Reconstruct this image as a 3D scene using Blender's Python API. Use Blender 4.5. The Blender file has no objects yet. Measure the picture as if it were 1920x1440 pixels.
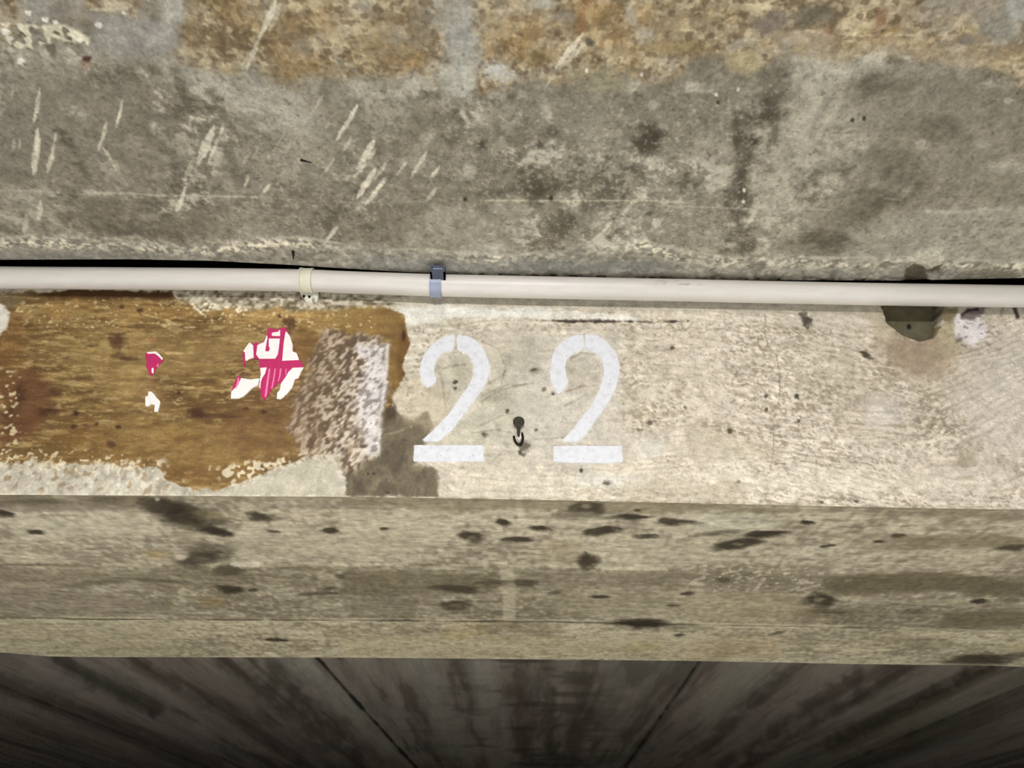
import bpy, bmesh, math, random
import numpy as np
from mathutils import Vector, Matrix

random.seed(7)
S = bpy.context.scene
COL = S.collection
F = 1441.0                       # focal length in pixels of a 1920 x 1440 frame
EYE = np.array([0.0, 0.0, 1.6])
PITCH, YAW, ROLL = math.radians(33.8), 0.0, math.radians(0.85)

def _rx(a):
    c, s = math.cos(a), math.sin(a); return np.array([[1, 0, 0], [0, c, -s], [0, s, c]])
def _rz(a):
    c, s = math.cos(a), math.sin(a); return np.array([[c, -s, 0], [s, c, 0], [0, 0, 1]])
ROT = _rz(YAW) @ _rx(math.pi / 2 + PITCH) @ _rz(ROLL)

def ray(px, py):
    """direction through a photograph pixel (arrays allowed), for measuring places off the photograph"""
    px = np.asarray(px, float); py = np.asarray(py, float)
    d = np.stack([(px - 960) / F, -(py - 720) / F, -np.ones(np.broadcast(px, py).shape)], -1)
    return d @ ROT.T

FACE_Y = 1.0                     # beam front face
SLAB_Z = EYE[2] + 0.871          # underside of the near slab
FAR_Z = EYE[2] + 0.90            # underside of the slab beyond the beam

def on_y(px, py, Y=FACE_Y):
    d = ray(px, py); t = (Y - EYE[1]) / d[..., 1]
    return EYE + d * t[..., None]
def on_z(px, py, Z):
    d = ray(px, py); t = (Z - EYE[2]) / d[..., 2]
    return EYE + d * t[..., None]

# ------------------------------------------------------------------ noise
_rng = np.random.RandomState(11)
_TAB = _rng.rand(512, 512)
def vnoise(u, v, seed=0):
    u = u + seed * 37.17; v = v + seed * 91.73
    iu = np.floor(u).astype(np.int64); iv = np.floor(v).astype(np.int64)
    fu = u - iu; fv = v - iv
    fu = fu * fu * fu * (fu * (fu * 6 - 15) + 10); fv = fv * fv * fv * (fv * (fv * 6 - 15) + 10)
    g = lambda a, b: _TAB[(a + b * 57) & 511, (b + a * 13) & 511]
    a = g(iu, iv); b = g(iu + 1, iv); c = g(iu, iv + 1); d = g(iu + 1, iv + 1)
    return (a * (1 - fu) + b * fu) * (1 - fv) + (c * (1 - fu) + d * fu) * fv
def fbm(u, v, su, sv=None, octv=4, seed=0, gain=0.5):
    """fractal noise about 0, roughly -1..1; su, sv = size of the largest features"""
    sv = sv or su
    u = u / su; v = v / sv
    t = 0; a = 1; n = 0
    for o in range(octv):
        ca, sa = math.cos(o * 0.6) if su == sv else 1, math.sin(o * 0.6) if su == sv else 0
        t = t + a * (vnoise(u * ca - v * sa, u * sa + v * ca, seed + o * 3.3) - 0.5) * 2; n += a
        a *= gain; u = u * 2.03; v = v * 2.03
    return t / n * 1.55
def speck(u, v, seed=0):
    """isotropic speckle, same spread as one value-noise layer"""
    a = vnoise(u, v, seed); b = vnoise(u * .78 - v * .62 + 5.2, u * .62 + v * .78 - 3.1, seed + 9.5)
    return .5 + (a + b - 1) * .68
def sstep(e0, e1, x):
    t = np.clip((x - e0) / (e1 - e0), 0, 1); return t * t * (3 - 2 * t)

def itp(x, pts):
    """piecewise linear, carried on straight past both ends"""
    px, py = np.array(pts, float).T; y = np.interp(x, px, py)
    y = np.where(x < px[0], py[0] + (x - px[0]) * (py[1] - py[0]) / (px[1] - px[0]), y)
    return np.where(x > px[-1], py[-1] + (x - px[-1]) * (py[-1] - py[-2]) / (px[-1] - px[-2]), y)

# ------------------------------------------------------------------ surface painter
class Chart:
    """a surface as a lattice of points; x, y = traced chart position, U, V = metric position (units of 0.89 mm)"""
    def __init__(s, top, bottom, rows, rpow=1.0, step=2.4, margin=1250):
        xs = np.concatenate([np.arange(-24 - margin, -424, 10.0), np.arange(-424, -24, 4.0), np.arange(-24, 1944, step), np.arange(1944, 2344, 4.0), np.arange(2344, 1944 + margin, 10.0)])
        s.nx, s.ny = len(xs), rows
        t = np.linspace(0, 1, rows) ** rpow
        yt = itp(xs, top); yb = itp(xs, bottom)
        s.x = np.tile(xs, (rows, 1)); s.y = yt[None] + (yb - yt)[None] * t[:, None]
        s.c = np.zeros((rows, s.nx, 3)); s.h = np.zeros((rows, s.nx)); s.t = np.tile(t[:, None], (1, s.nx))
    def metric(s, P, ax):
        s.P = P; s.U = P[..., 0] / 0.00089; s.V = P[..., ax] / 0.00089
    def mix(s, m, col, a=1.0):
        m = np.clip(m * a, 0, 1)[..., None]
        s.c = s.c * (1 - m) + np.array(col, float) * m
    def n(s, size, sv=None, octv=4, seed=0, gain=0.5):
        return fbm(s.U, s.V, size, sv, octv, seed, gain)
    def _box(s, x0, x1, y0, y1):
        return np.nonzero((s.x > x0) & (s.x < x1) & (s.y > y0) & (s.y < y1))
    def _apply(s, idx, d, col, a, soft, h, grain, seed):
        m = sstep(soft, -soft, d) * a
        if grain:
            g = fbm(s.U[idx], s.V[idx], 9, None, 3, seed + 40, 0.7)
            m = m * np.clip(1 - grain + grain * (g + 0.9), 0, 1)
        if col is not None:
            s.c[idx] = s.c[idx] * (1 - m[:, None]) + np.array(col, float) * m[:, None]
        if h:
            s.h[idx] += h * sstep(soft, -soft, d)
    def poly(s, pts, col, a=1.0, soft=3.0, en=4.0, es=22.0, h=0, grain=0, seed=1):
        p = np.array(pts, float); mg = soft + en * 1.5 + 4
        idx = s._box(p[:, 0].min() - mg, p[:, 0].max() + mg, p[:, 1].min() - mg, p[:, 1].max() + mg)
        if not len(idx[0]): return
        x, y = s.x[idx], s.y[idx]
        d2 = np.full(x.shape, 1e18); ins = np.zeros(x.shape, bool)
        for (ax, ay), (bx, by) in zip(p, np.roll(p, -1, 0)):
            ex, ey = bx - ax, by - ay; L = ex * ex + ey * ey + 1e-9
            t = np.clip(((x - ax) * ex + (y - ay) * ey) / L, 0, 1)
            d2 = np.minimum(d2, (x - ax - t * ex) ** 2 + (y - ay - t * ey) ** 2)
            if ay != by: ins ^= ((ay > y) != (by > y)) & (x < ex * (y - ay) / (by - ay) + ax)
        d = np.where(ins, -1, 1) * np.sqrt(d2)
        if en: d = d + en * fbm(s.U[idx], s.V[idx], es, None, 4, seed, 0.6)
        s._apply(idx, d, col, a, soft, h, grain, seed)
    def ell(s, cx, cy, rx, ry, col, ang=0, a=1.0, soft=None, en=0.25, es=None, h=0, grain=0, seed=2):
        r = max(rx, ry) * 1.9 + 4; idx = s._box(cx - r, cx + r, cy - r, cy + r)
        if not len(idx[0]): return
        x, y = s.x[idx] - cx, s.y[idx] - cy; A = math.radians(ang); ca, sa = math.cos(A), math.sin(A)
        q = np.sqrt(((x * ca + y * sa) / rx) ** 2 + ((-x * sa + y * ca) / ry) ** 2)
        d = q - 1
        if en: d = d + en * fbm(s.x[idx] , s.y[idx] * rx / ry, es or rx * 0.9, None, 4, seed + cx * 0.013, 0.6)
        s._apply(idx, d, col, a, soft if soft else 0.35, h, grain, seed)
    def line(s, pts, w, col, a=1.0, soft=1.5, en=1.0, es=10.0, h=0, grain=0, seed=3, taper=False):
        p = np.array(pts, float); mg = w + soft + en * 1.5 + 4
        idx = s._box(p[:, 0].min() - mg, p[:, 0].max() + mg, p[:, 1].min() - mg, p[:, 1].max() + mg)
        if not len(idx[0]): return
        x, y = s.x[idx], s.y[idx]; best = np.full(x.shape, 1e18); pos = np.zeros(x.shape)
        for k in range(len(p) - 1):
            (ax, ay), (bx, by) = p[k], p[k + 1]; ex, ey = bx - ax, by - ay; L = ex * ex + ey * ey + 1e-9
            t = np.clip(((x - ax) * ex + (y - ay) * ey) / L, 0, 1)
            d = np.hypot(x - ax - t * ex, y - ay - t * ey); u = d < best
            best = np.where(u, d, best); pos = np.where(u, (k + t) / (len(p) - 1), pos)
        ww = w / 2 * (np.sqrt(np.clip(4 * pos * (1 - pos), 0, 1)) if taper else 1)
        d = best - ww
        if en: d = d + en * fbm(s.x[idx], s.y[idx], es, None, 3, seed, 0.6)
        s._apply(idx, d, col, a, soft, h, grain, seed)
    def dots(s, pts, size, col, a=1.0, seed=5, thr=0.62, soft=0.12, sv=None, en=10, psoft=8, h=0):
        """speckles of about the given size inside a polygon"""
        m = s.mask(pts, psoft, en, seed)
        g = speck(s.U / size, s.V / (sv or size), seed)
        s.mix(sstep(thr, thr + soft, g) * m, col, a)
        if h: s.h += h * sstep(thr, thr + soft, g) * m
    def mask(s, pts, soft=8, en=10, seed=1, es=40.0):
        c0, h0 = s.c, s.h; s.c = np.zeros_like(c0); s.h = np.zeros_like(h0)
        s.poly(pts, (1, 1, 1), 1.0, soft, en, es, seed=seed); m = s.c[..., 0]; s.c, s.h = c0, h0
        return m
    def mul(s, f):
        s.c = s.c * f[..., None]

def s2l(c):
    c = np.clip(np.asarray(c, float) / 255, 0, 1)
    return np.where(c <= 0.04045, c / 12.92, ((c + 0.055) / 1.055) ** 2.4)

ALB = dict(slab=1.0, face=1.0, soffit=1.0, far=1.0)   # overall reflectance scale of each concrete pour
ALB.update(slab=1.02, face=1.09, soffit=1.12, far=2.0)

# ------------------------------------------------------------------ materials
def new_mat(name):
    m = bpy.data.materials.new(name); m.use_nodes = True
    nt = m.node_tree; return m, nt, nt.nodes['Principled BSDF']
def plain(name, col, rough=0.6, spec=0.4, noise=0.0, scale=60, bump=0.0):
    m, nt, b = new_mat(name)
    c = tuple(float(x) for x in s2l(col)) + (1,)
    b.inputs['Roughness'].default_value = rough; b.inputs['Specular IOR Level'].default_value = spec
    if noise or bump:
        tc = nt.nodes.new('ShaderNodeTexCoord'); n = nt.nodes.new('ShaderNodeTexNoise')
        n.inputs['Scale'].default_value = scale; n.inputs['Detail'].default_value = 5
        nt.links.new(tc.outputs['Object'], n.inputs['Vector'])
        mp = nt.nodes.new('ShaderNodeMapRange'); mp.inputs['From Min'].default_value = 0.3; mp.inputs['From Max'].default_value = 0.7
        mp.inputs['To Min'].default_value = 1 - noise; mp.inputs['To Max'].default_value = 1 + noise * 0.3
        nt.links.new(n.outputs['Fac'], mp.inputs['Value'])
        mx = nt.nodes.new('ShaderNodeMix'); mx.data_type = 'RGBA'; mx.blend_type = 'MULTIPLY'; mx.inputs['Factor'].default_value = 1
        mx.inputs[6].default_value = c; nt.links.new(mp.outputs['Result'], mx.inputs[7]); nt.links.new(mx.outputs[2], b.inputs['Base Color'])
        if bump:
            bp = nt.nodes.new('ShaderNodeBump'); bp.inputs['Strength'].default_value = bump; bp.inputs['Distance'].default_value = 0.002
            nt.links.new(n.outputs['Fac'], bp.inputs['Height']); nt.links.new(bp.outputs['Normal'], b.inputs['Normal'])
    else:
        b.inputs['Base Color'].default_value = c
    return m
def concrete(name, rough=0.85, spec=0.25, fine=0.16, scale=900, bump=0.25, stretch=(1, 1, 1)):
    """stain colour carried by the surface's own points, times fine procedural grain and pores"""
    m, nt, b = new_mat(name)
    at = nt.nodes.new('ShaderNodeAttribute'); at.attribute_name = 'stain'
    tc = nt.nodes.new('ShaderNodeTexCoord'); mpg = nt.nodes.new('ShaderNodeMapping'); mpg.inputs['Scale'].default_value = stretch
    nt.links.new(tc.outputs['Object'], mpg.inputs['Vector'])
    n = nt.nodes.new('ShaderNodeTexNoise'); n.inputs['Scale'].default_value = scale * 0.25; n.inputs['Detail'].default_value = 4; n.inputs['Roughness'].default_value = 0.65
    nt.links.new(mpg.outputs['Vector'], n.inputs['Vector'])
    mr = nt.nodes.new('ShaderNodeMapRange'); mr.inputs['From Min'].default_value = 0.28; mr.inputs['From Max'].default_value = 0.72
    mr.inputs['To Min'].default_value = 1 - fine; mr.inputs['To Max'].default_value = 1 + fine
    nt.links.new(n.outputs['Fac'], mr.inputs['Value'])
    mx = nt.nodes.new('ShaderNodeMix'); mx.data_type = 'RGBA'; mx.blend_type = 'MULTIPLY'; mx.inputs['Factor'].default_value = 1
    nt.links.new(at.outputs['Color'], mx.inputs[6]); nt.links.new(mr.outputs['Result'], mx.inputs[7]); nt.links.new(mx.outputs[2], b.inputs['Base Color'])
    b.inputs['Roughness'].default_value = rough; b.inputs['Specular IOR Level'].default_value = spec
    bp = nt.nodes.new('ShaderNodeBump'); bp.inputs['Strength'].default_value = bump; bp.inputs['Distance'].default_value = 0.0012
    nt.links.new(n.outputs['Fac'], bp.inputs['Height']); nt.links.new(bp.outputs['Normal'], b.inputs['Normal'])
    return m

# ------------------------------------------------------------------ object helpers
def tag(o, label=None, cat=None, kind=None, group=None):
    if label: o['label'] = label
    if cat: o['category'] = cat
    if kind: o['kind'] = kind
    if group: o['group'] = group
    return o
def link(name, me, mats=(), parent=None, smooth=True):
    o = bpy.data.objects.new(name, me); COL.objects.link(o)
    for m in mats: me.materials.append(m)
    if smooth: me.polygons.foreach_set('use_smooth', np.ones(len(me.polygons), bool))
    if parent: o.parent = parent; o.matrix_parent_inverse = Matrix.Translation(parent.location).inverted()
    return o
def empty(name, loc):
    o = bpy.data.objects.new(name, None); COL.objects.link(o); o.location = Vector([float(v) for v in loc]); o.empty_display_size = 0.02
    return o
class MeshAcc:
    """collects lattices and loose quads with colours into one mesh"""
    def __init__(s): s.v = []; s.f = []; s.c = []; s.m = []; s.n = 0
    def grid(s, P, C, mat=0, flip=False):
        ny, nx = P.shape[:2]
        i = np.arange(ny * nx).reshape(ny, nx) + s.n
        q = np.stack([i[:-1, :-1], i[1:, :-1], i[1:, 1:], i[:-1, 1:]], -1).reshape(-1, 4)
        if flip: q = q[:, ::-1]
        s.v.append(P.reshape(-1, 3)); s.c.append(np.broadcast_to(C, P.shape).reshape(-1, 3)); s.f.append(q); s.m.append(np.full(len(q), mat)); s.n += ny * nx
    def build(s, name, mats, parent=None, smooth=True):
        v = np.concatenate(s.v); f = np.concatenate(s.f); c = np.concatenate(s.c)
        me = bpy.data.meshes.new(name)
        me.vertices.add(len(v)); me.vertices.foreach_set('co', v.astype(np.float32).ravel())
        me.loops.add(f.size); me.loops.foreach_set('vertex_index', f.astype(np.int32).ravel())
        me.polygons.add(len(f)); me.polygons.foreach_set('loop_start', np.arange(0, f.size, 4, dtype=np.int32))
        me.update(calc_edges=True); me.validate()
        at = me.attributes.new('stain', 'FLOAT_COLOR', 'POINT')
        at.data.foreach_set('color', np.concatenate([c, np.ones((len(c), 1))], 1).astype(np.float32).ravel())
        o = link(name, me, mats, parent, smooth)
        me.polygons.foreach_set('material_index', np.concatenate(s.m).astype(np.int32))
        return o
def alb(c, k): return np.clip(s2l(c) * k, 0.004, 0.93)

# ================================================================== NEAR SLAB (ceiling)
slab_edge = [(-700, 476), (0, 487), (240, 486), (400, 489), (550, 497), (640, 503), (760, 510), (880, 515), (1000, 518), (1280, 524), (1500, 525.5), (1700, 526), (1920, 521), (2600, 512)]
def paint_slab():
    ch = Chart([(-700, -420), (2600, -420)], slab_edge, 400, rpow=0.62, step=2.0)
    ch.metric(on_z(ch.x, ch.y, SLAB_Z), 1)
    x, y = ch.x, ch.y
    big = ch.n(260, None, 4, 1); mid = ch.n(70, None, 4, 2, 0.6); fin = ch.n(16, None, 4, 3, 0.7); vf = ch.n(6, None, 2, 4)
    ch.c[:] = (139, 131, 113)
    ch.mix(sstep(-0.2, 0.9, big + mid * 0.6), (162, 154, 135), 0.7)
    ch.mix(sstep(0.0, 0.8, -big + mid * 0.5), (116, 108, 91), 0.7)
    patch = sstep(-0.1, 0.5, ch.n(120, None, 3, 8))             # where the mottling is rough
    m30 = ch.n(34, None, 4, 9, .65)
    ch.mix(sstep(0.0, 0.5, mid * 0.5 + m30 * .5 + fin * 0.6) * (0.3 + 0.7 * patch), (186, 178, 157), 0.8)
    ch.mix(sstep(0.1, 0.6, -mid * 0.4 - m30 * .5 - fin * 0.6) * (0.35 + 0.65 * patch), (94, 87, 71), 0.75)
    # smooth darker fields
    ch.poly([(20, 190), (110, 140), (240, 150), (330, 210), (340, 300), (200, 345), (60, 340), (0, 300)], (126, 118, 101), 0.75, 30, 20, 70)
    ch.poly([(0, 95), (40, 150), (90, 260), (60, 330), (0, 330)], (124, 117, 101), 0.8, 14, 12, 40)
    ch.poly([(1580, 150), (1700, 120), (1830, 140), (1920, 170), (1950, 390), (1800, 390), (1650, 400), (1560, 440), (1480, 470), (1560, 360), (1630, 260)], (124, 116, 99), 0.75, 28, 20, 80)
    ch.poly([(1120, 165), (1380, 160), (1330, 240), (1180, 240), (1040, 260), (960, 250)], (124, 117, 99), 0.6, 26, 20, 60)
    ch.poly([(600, 170), (720, 180), (800, 190), (850, 250), (800, 280), (650, 260)], (130, 122, 104), 0.6, 22, 16, 60)
    ch.poly([(160, 380), (400, 400), (405, 445), (300, 452), (150, 436), (80, 400)], (116, 108, 91), 0.7, 18, 12, 50)
    ch.poly([(640, 390), (780, 395), (760, 440), (640, 450)], (116, 108, 91), 0.6, 18, 12, 50)
    # lighter fields
    ch.poly([(1480, 90), (1560, 110), (1590, 200), (1520, 290), (1480, 380), (1440, 440), (1420, 400), (1450, 300), (1500, 200)], (165, 157, 137), 0.7, 20, 22, 50, grain=0.35)
    ch.poly([(1500, 480), (1600, 440), (1660, 410), (1790, 396), (1960, 388), (1960, 530), (1500, 530)], (152, 146, 128), 0.8, 12, 10, 50)
    ch.poly([(300, 110), (420, 110), (460, 150), (560, 180), (600, 250), (540, 240), (430, 190), (330, 150)], (168, 161, 143), 0.75, 16, 18, 40, grain=0.3)
    ch.poly([(800, 395), (960, 390), (1000, 440), (900, 470), (760, 465)], (164, 156, 136), 0.6, 24, 20, 50)
    ch.poly([(0, 100), (60, 95), (180, 110), (140, 140), (30, 145)], (152, 145, 126), 0.7, 16, 16, 40)
    ch.poly([(640, 150), (780, 145), (800, 170), (700, 185), (640, 178)], (172, 165, 145), 0.7, 8, 14, 30, grain=0.4)
    ch.poly([(560, 250), (620, 240), (660, 330), (560, 340), (520, 300)], (150, 142, 122), 0.6, 20, 20, 40, grain=0.3)
    # ochre band along the top
    ochre = [(-1400, 60), (-660, 40), (-400, 60), (-200, 20), (-40, 30), (20, 50), (50, 20), (60, -20), (150, -30), (170, 18), (240, 18), (260, -30), (330, -30), (340, 90), (380, 112), (470, 110), (520, 125), (600, 140), (700, 150),
             (770, 148), (860, 120), (900, 150), (1000, 150), (1060, 150), (1120, 115), (1240, 130), (1320, 120), (1420, 115), (1480, 75), (1580, 110), (1760, 105), (1950, 150), (2300, 120), (2600, 140), (3300, 120), (3300, -460), (-1400, -460)]
    om = ch.mask(ochre, 20, 34, 21, 60)
    ch.mix(om, (146, 130, 101), 0.85)
    of = ch.n(26, 20, 4, 23, 0.65); ob = ch.n(90, None, 3, 24)
    ch.mix(om * sstep(0.0, 0.6, of + ob * 0.3), (184, 168, 133), 0.75)
    ch.mix(om * sstep(0.05, 0.6, -of + ob * 0.4), (108, 91, 65), 0.75)
    ch.mix(om * sstep(0.2, 0.8, ch.n(34, 24, 3, 25)), (156, 129, 84), 0.5); ch.mix(om * sstep(.2, .7, ch.n(60, None, 4, 28, .6)), (158, 150, 132), .6)
    ch.mix(om * sstep(0.25, 0.6, ch.n(11, None, 2, 26)), (196, 181, 146), 0.5)
    ch.mix(om * sstep(0.3, 0.6, -ch.n(10, None, 2, 27)), (92, 76, 54), 0.5)
    for (cx, cy, rx, ry) in [(450, 25, 40, 30), (560, 110, 45, 14), (960, 70, 60, 40), (1090, 30, 30, 45), (1190, 60, 60, 40), (1130, 15, 30, 20), (760, 110, 30, 14), (610, 40, 30, 30)]:
        ch.ell(cx, cy, rx, ry, (152, 122, 76), a=0.35, soft=0.6, grain=0.5)
    for (cx, cy, rx, ry, c) in [(535, 70, 40, 40, (120, 98, 66)), (730, 90, 60, 45, (132, 110, 76)), (1010, 105, 40, 14, (122, 100, 64)), (790, 50, 20, 30, (112, 100, 80)), (580, 130, 60, 14, (128, 104, 62)), (360, 60, 12, 40, (128, 110, 78)), (1280, 90, 60, 14, (140, 120, 80))]:
        ch.ell(cx, cy, rx, ry, c, a=0.6, soft=0.6, grain=0.5)
    # grey concrete showing through the ochre
    for (cx, cy, rx, ry, ang, c, a) in [(862, 55, 26, 50, 8, (158, 155, 144), .9), (835, 20, 26, 24, 0, (140, 135, 120), .85), (880, 100, 28, 36, -20, (156, 152, 138), .9), (858, 148, 34, 26, 30, (178, 174, 158), .9), (936, 135, 28, 15, 10, (186, 184, 174), .95), (1012, 8, 26, 12, 0, (170, 166, 150), .8),
                                     (1062, 36, 22, 16, 0, (140, 130, 112), .8), (1182, 32, 14, 16, 0, (160, 152, 138), .75), (1215, 66, 20, 14, 0, (170, 164, 146), .75), (745, 70, 18, 14, 0, (134, 126, 106), .7), (1880, 60, 50, 34, 20, (140, 136, 122), .9), (1840, 15, 80, 30, 0, (142, 133, 117), .85),
                                     (1905, 10, 24, 34, 0, (156, 155, 142), .8), (1450, 40, 30, 20, -20, (118, 108, 96), .8), (1525, 28, 40, 18, -8, (100, 93, 76), .9), (1500, 70, 50, 14, 0, (150, 140, 122), .7), (1815, 75, 20, 10, 0, (126, 118, 104), .8)]:
        ch.ell(cx, cy, rx, ry, c, ang, a, 0.6, 0.6, grain=.25)
    ch.poly([(1450, 60), (1660, 66), (1760, 84), (1920, 84), (1920, 140), (1800, 118), (1650, 100), (1500, 100)], (166, 147, 115), 0.5, 10, 10, 30, grain=0.4)
    ch.line([(1490, 61), (1515, 56), (1540, 62), (1600, 66), (1720, 67)], 3, (192, 178, 148), 0.7, 2, 2, grain=.4)
    ch.ell(1650, 34, 12, 20, (126, 90, 62), 15, .6, .5, .4); ch.ell(1555, 58, 12, 8, (126, 92, 66), 30, .6, .5); ch.ell(1090, 40, 8, 22, (134, 98, 62), 0, .6, .5); ch.ell(1098, 2, 10, 8, (112, 76, 48), 0, .6, .5)
    ch.ell(1392, 118, 34, 20, (160, 148, 112), 0, .7, .5); ch.ell(1130, 150, 60, 26, (142, 132, 102), 0, .6, .6)
    # top left: grey-lilac, cream crust, dark speck
    ch.poly([(30, -20), (150, -20), (160, 20), (110, 45), (40, 40)], (164, 160, 146), .75, 10, 10, 25, grain=.3)
    ch.poly([(95, 0), (140, 0), (200, 30), (160, 60), (110, 50)], (128, 117, 102), .7, 10, 10, 20, grain=.3)
    ch.poly([(170, 25), (300, 28), (330, 0), (340, 90), (330, 110), (240, 120), (160, 90)], (152, 147, 135), .8, 14, 16, 30, grain=.3)
    ch.poly([(300, 0), (338, -10), (342, 40), (310, 45)], (172, 168, 152), .7, 8, 6, 20, grain=.3)
    ch.ell(300, 65, 26, 20, (166, 161, 149), 0, .6, .6); ch.line([(172, 18), (215, 19)], 5, (186, 176, 150), .8, 2, 1.5)
    ch.dots([(2, 46), (120, 48), (170, 70), (165, 82), (100, 74), (60, 90), (20, 86)], 9, (208, 198, 170), .95, 31, .36, .2, en=5, psoft=4, h=.8)
    for (cx, cy, r) in [(53, 24, 6), (85, 38, 7), (185, 48, 7), (8, 58, 8), (20, 72, 6), (38, 115, 8), (105, 42, 5), (232, 25, 4), (150, 75, 6)]:
        ch.ell(cx, cy, r, r * .75, (226, 219, 200), 20, .9, .4, .4, h=.6)
    ch.ell(163, 112, 8, 7, (62, 40, 28), 0, .9, .5, .4); ch.ell(160, 122, 10, 8, (150, 124, 102), 0, .6, .5)
    # dark blotches
    for (cx, cy, rx, ry, ang, a) in [(1458, 140, 26, 34, 10, .5), (1446, 200, 22, 26, 20, .75), (1422, 225, 18, 16, 0, .6), (1395, 250, 26, 40, 0, .6), (1412, 264, 12, 10, 0, .8), (1383, 245, 8, 24, 0, .6), (1390, 320, 18, 40, 0, .65), (1388, 365, 20, 26, 0, .6), (1382, 400, 10, 24, 0, .55), (1385, 440, 26, 18, 0, .55), (1215, 262, 26, 22, 0, .85), (1212, 272, 12, 14, 0, .7), (1008, 345, 26, 24, 0, .7), (1030, 250, 18, 16, 0, .5), (1012, 272, 10, 8, 0, .7),
                                     (904, 270, 8, 9, 0, .8), (1200, 328, 12, 20, 0, .45), (1035, 420, 20, 30, 0, .5), (1065, 415, 14, 18, 0, .6), (310, 280, 20, 10, 30, .4), (345, 305, 20, 12, 0, .4), (130, 270, 40, 8, 50, .45), (160, 325, 24, 7, 45, .5), (345, 150, 22, 16, 30, .4), (400, 178, 16, 10, 30, .45), (850, 235, 20, 40, 0, .3), (1560, 460, 40, 14, -20, .6), (1450, 255, 9, 22, 20, .5), (940, 360, 40, 8, 0, .3),
                                     (1640, 160, 60, 20, 0, .35), (1690, 310, 50, 26, 20, .35), (1640, 380, 60, 20, -20, .4), (1770, 250, 40, 24, 0, .3), (1520, 446, 40, 10, -12, .5), (1380, 470, 30, 8, 0, .5), (240, 430, 70, 12, 4, .3)]:
        ch.ell(cx, cy, rx, ry, (74, 67, 53), ang, min(1, a * 1.2), .7, .6, grain=.45)
    # pale blotches
    for (cx, cy, rx, ry, ang, a) in [(700, 320, 12, 18, 0, .3), (880, 318, 14, 22, 30, .6), (1025, 210, 12, 12, 0, .6), (1010, 300, 16, 14, 0, .5), (1060, 315, 20, 12, 0, .4), (150, 215, 26, 10, 25, .5), (285, 238, 10, 8, 0, .7), (205, 318, 24, 14, 20, .5), (50, 366, 22, 9, 0, .6), (180, 362, 24, 7, 5, .7), (90, 362, 18, 6, 0, .6), (1228, 197, 10, 8, 0, .6), (1180, 160, 20, 14, 0, .4), (1300, 165, 16, 10, 0, .6), (1730, 270, 12, 8, 0, .6), (1620, 280, 10, 8, 0, .5), (1890, 190, 8, 6, 0, .7), (1845, 270, 20, 10, 0, .4), (1700, 108, 8, 5, 0, .7), (1790, 92, 14, 7, 0, .7), (1470, 410, 40, 30, 0, .5), (1890, 312, 40, 12, -8, .5), (800, 260, 12, 8, 0, .5), (845, 235, 16, 10, 0, .4), (370, 140, 30, 16, 20, .4), (1550, 150, 40, 20, -30, .4), (1340, 345, 20, 10, 0, .5), (1110, 460, 30, 10, 0, .3)]:
        ch.ell(cx, cy, rx, ry, (186, 178, 157), ang, a, .6, .6, grain=.4)
    ch.dots([(820, 200), (1480, 140), (1480, 470), (1000, 480), (780, 400)], 5, (188, 180, 160), .35, 51, .74, .1, en=30, psoft=40)
    ch.dots([(320, 180), (720, 300), (720, 450), (320, 440), (480, 320)], 5, (186, 178, 157), .35, 52, .72, .1, en=30, psoft=40)
    ch.dots([(-200, 100), (2100, 100), (2100, 500), (-200, 500)], 6, (92, 85, 70), .4, 53, .83, .08, en=0)
    for (cx, cy) in [(1384, 168), (1343, 178), (1395, 357), (1394, 378), (1203, 140), (1100, 133), (1345, 195)]:
        ch.ell(cx, cy, 3, 4, (216, 210, 194), 0, .9, .5, .2)
    for (cx, cy) in [(1033, 372), (872, 373), (1346, 193), (1598, 225), (1620, 222)]:
        ch.ell(cx, cy, 3.5, 4, (48, 42, 32), 0, .85, .5, .2)
    # faint casting line
    ch.line([(0, 356), (60, 358), (110, 361)], 3, (176, 168, 146), .6, 2, 1.5, h=.2); ch.line([(165, 363), (240, 362), (290, 366), (480, 369)], 3.5, (186, 178, 154), .75, 2, 1.6, grain=.3, h=.3)
    ch.line([(480, 369), (640, 379), (800, 378)], 3, (160, 152, 132), .5, 2, 1.6, grain=.5); ch.line([(900, 376), (1000, 377), (1200, 376), (1290, 380)], 3, (188, 178, 152), .75, 1.6, 1.4, grain=.5, h=.3)
    ch.line([(1230, 386), (1330, 388), (1400, 392), (1560, 393)], 3, (182, 174, 152), .6, 1.6, 1.6, grain=.6)
    ch.line([(1740, 398), (1800, 398), (1860, 392), (1940, 390)], 5, (182, 175, 155), .7, 3, 3, grain=.4, h=.3); ch.line([(1765, 420), (1778, 398)], 4, (178, 170, 148), .6, 2, 1)
    ch.line([(1660, 372), (1690, 376), (1706, 350)], 3, (170, 162, 142), .5, 2, 1)
    # scratches where the formwork scraped
    W = (212, 203, 178)
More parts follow.
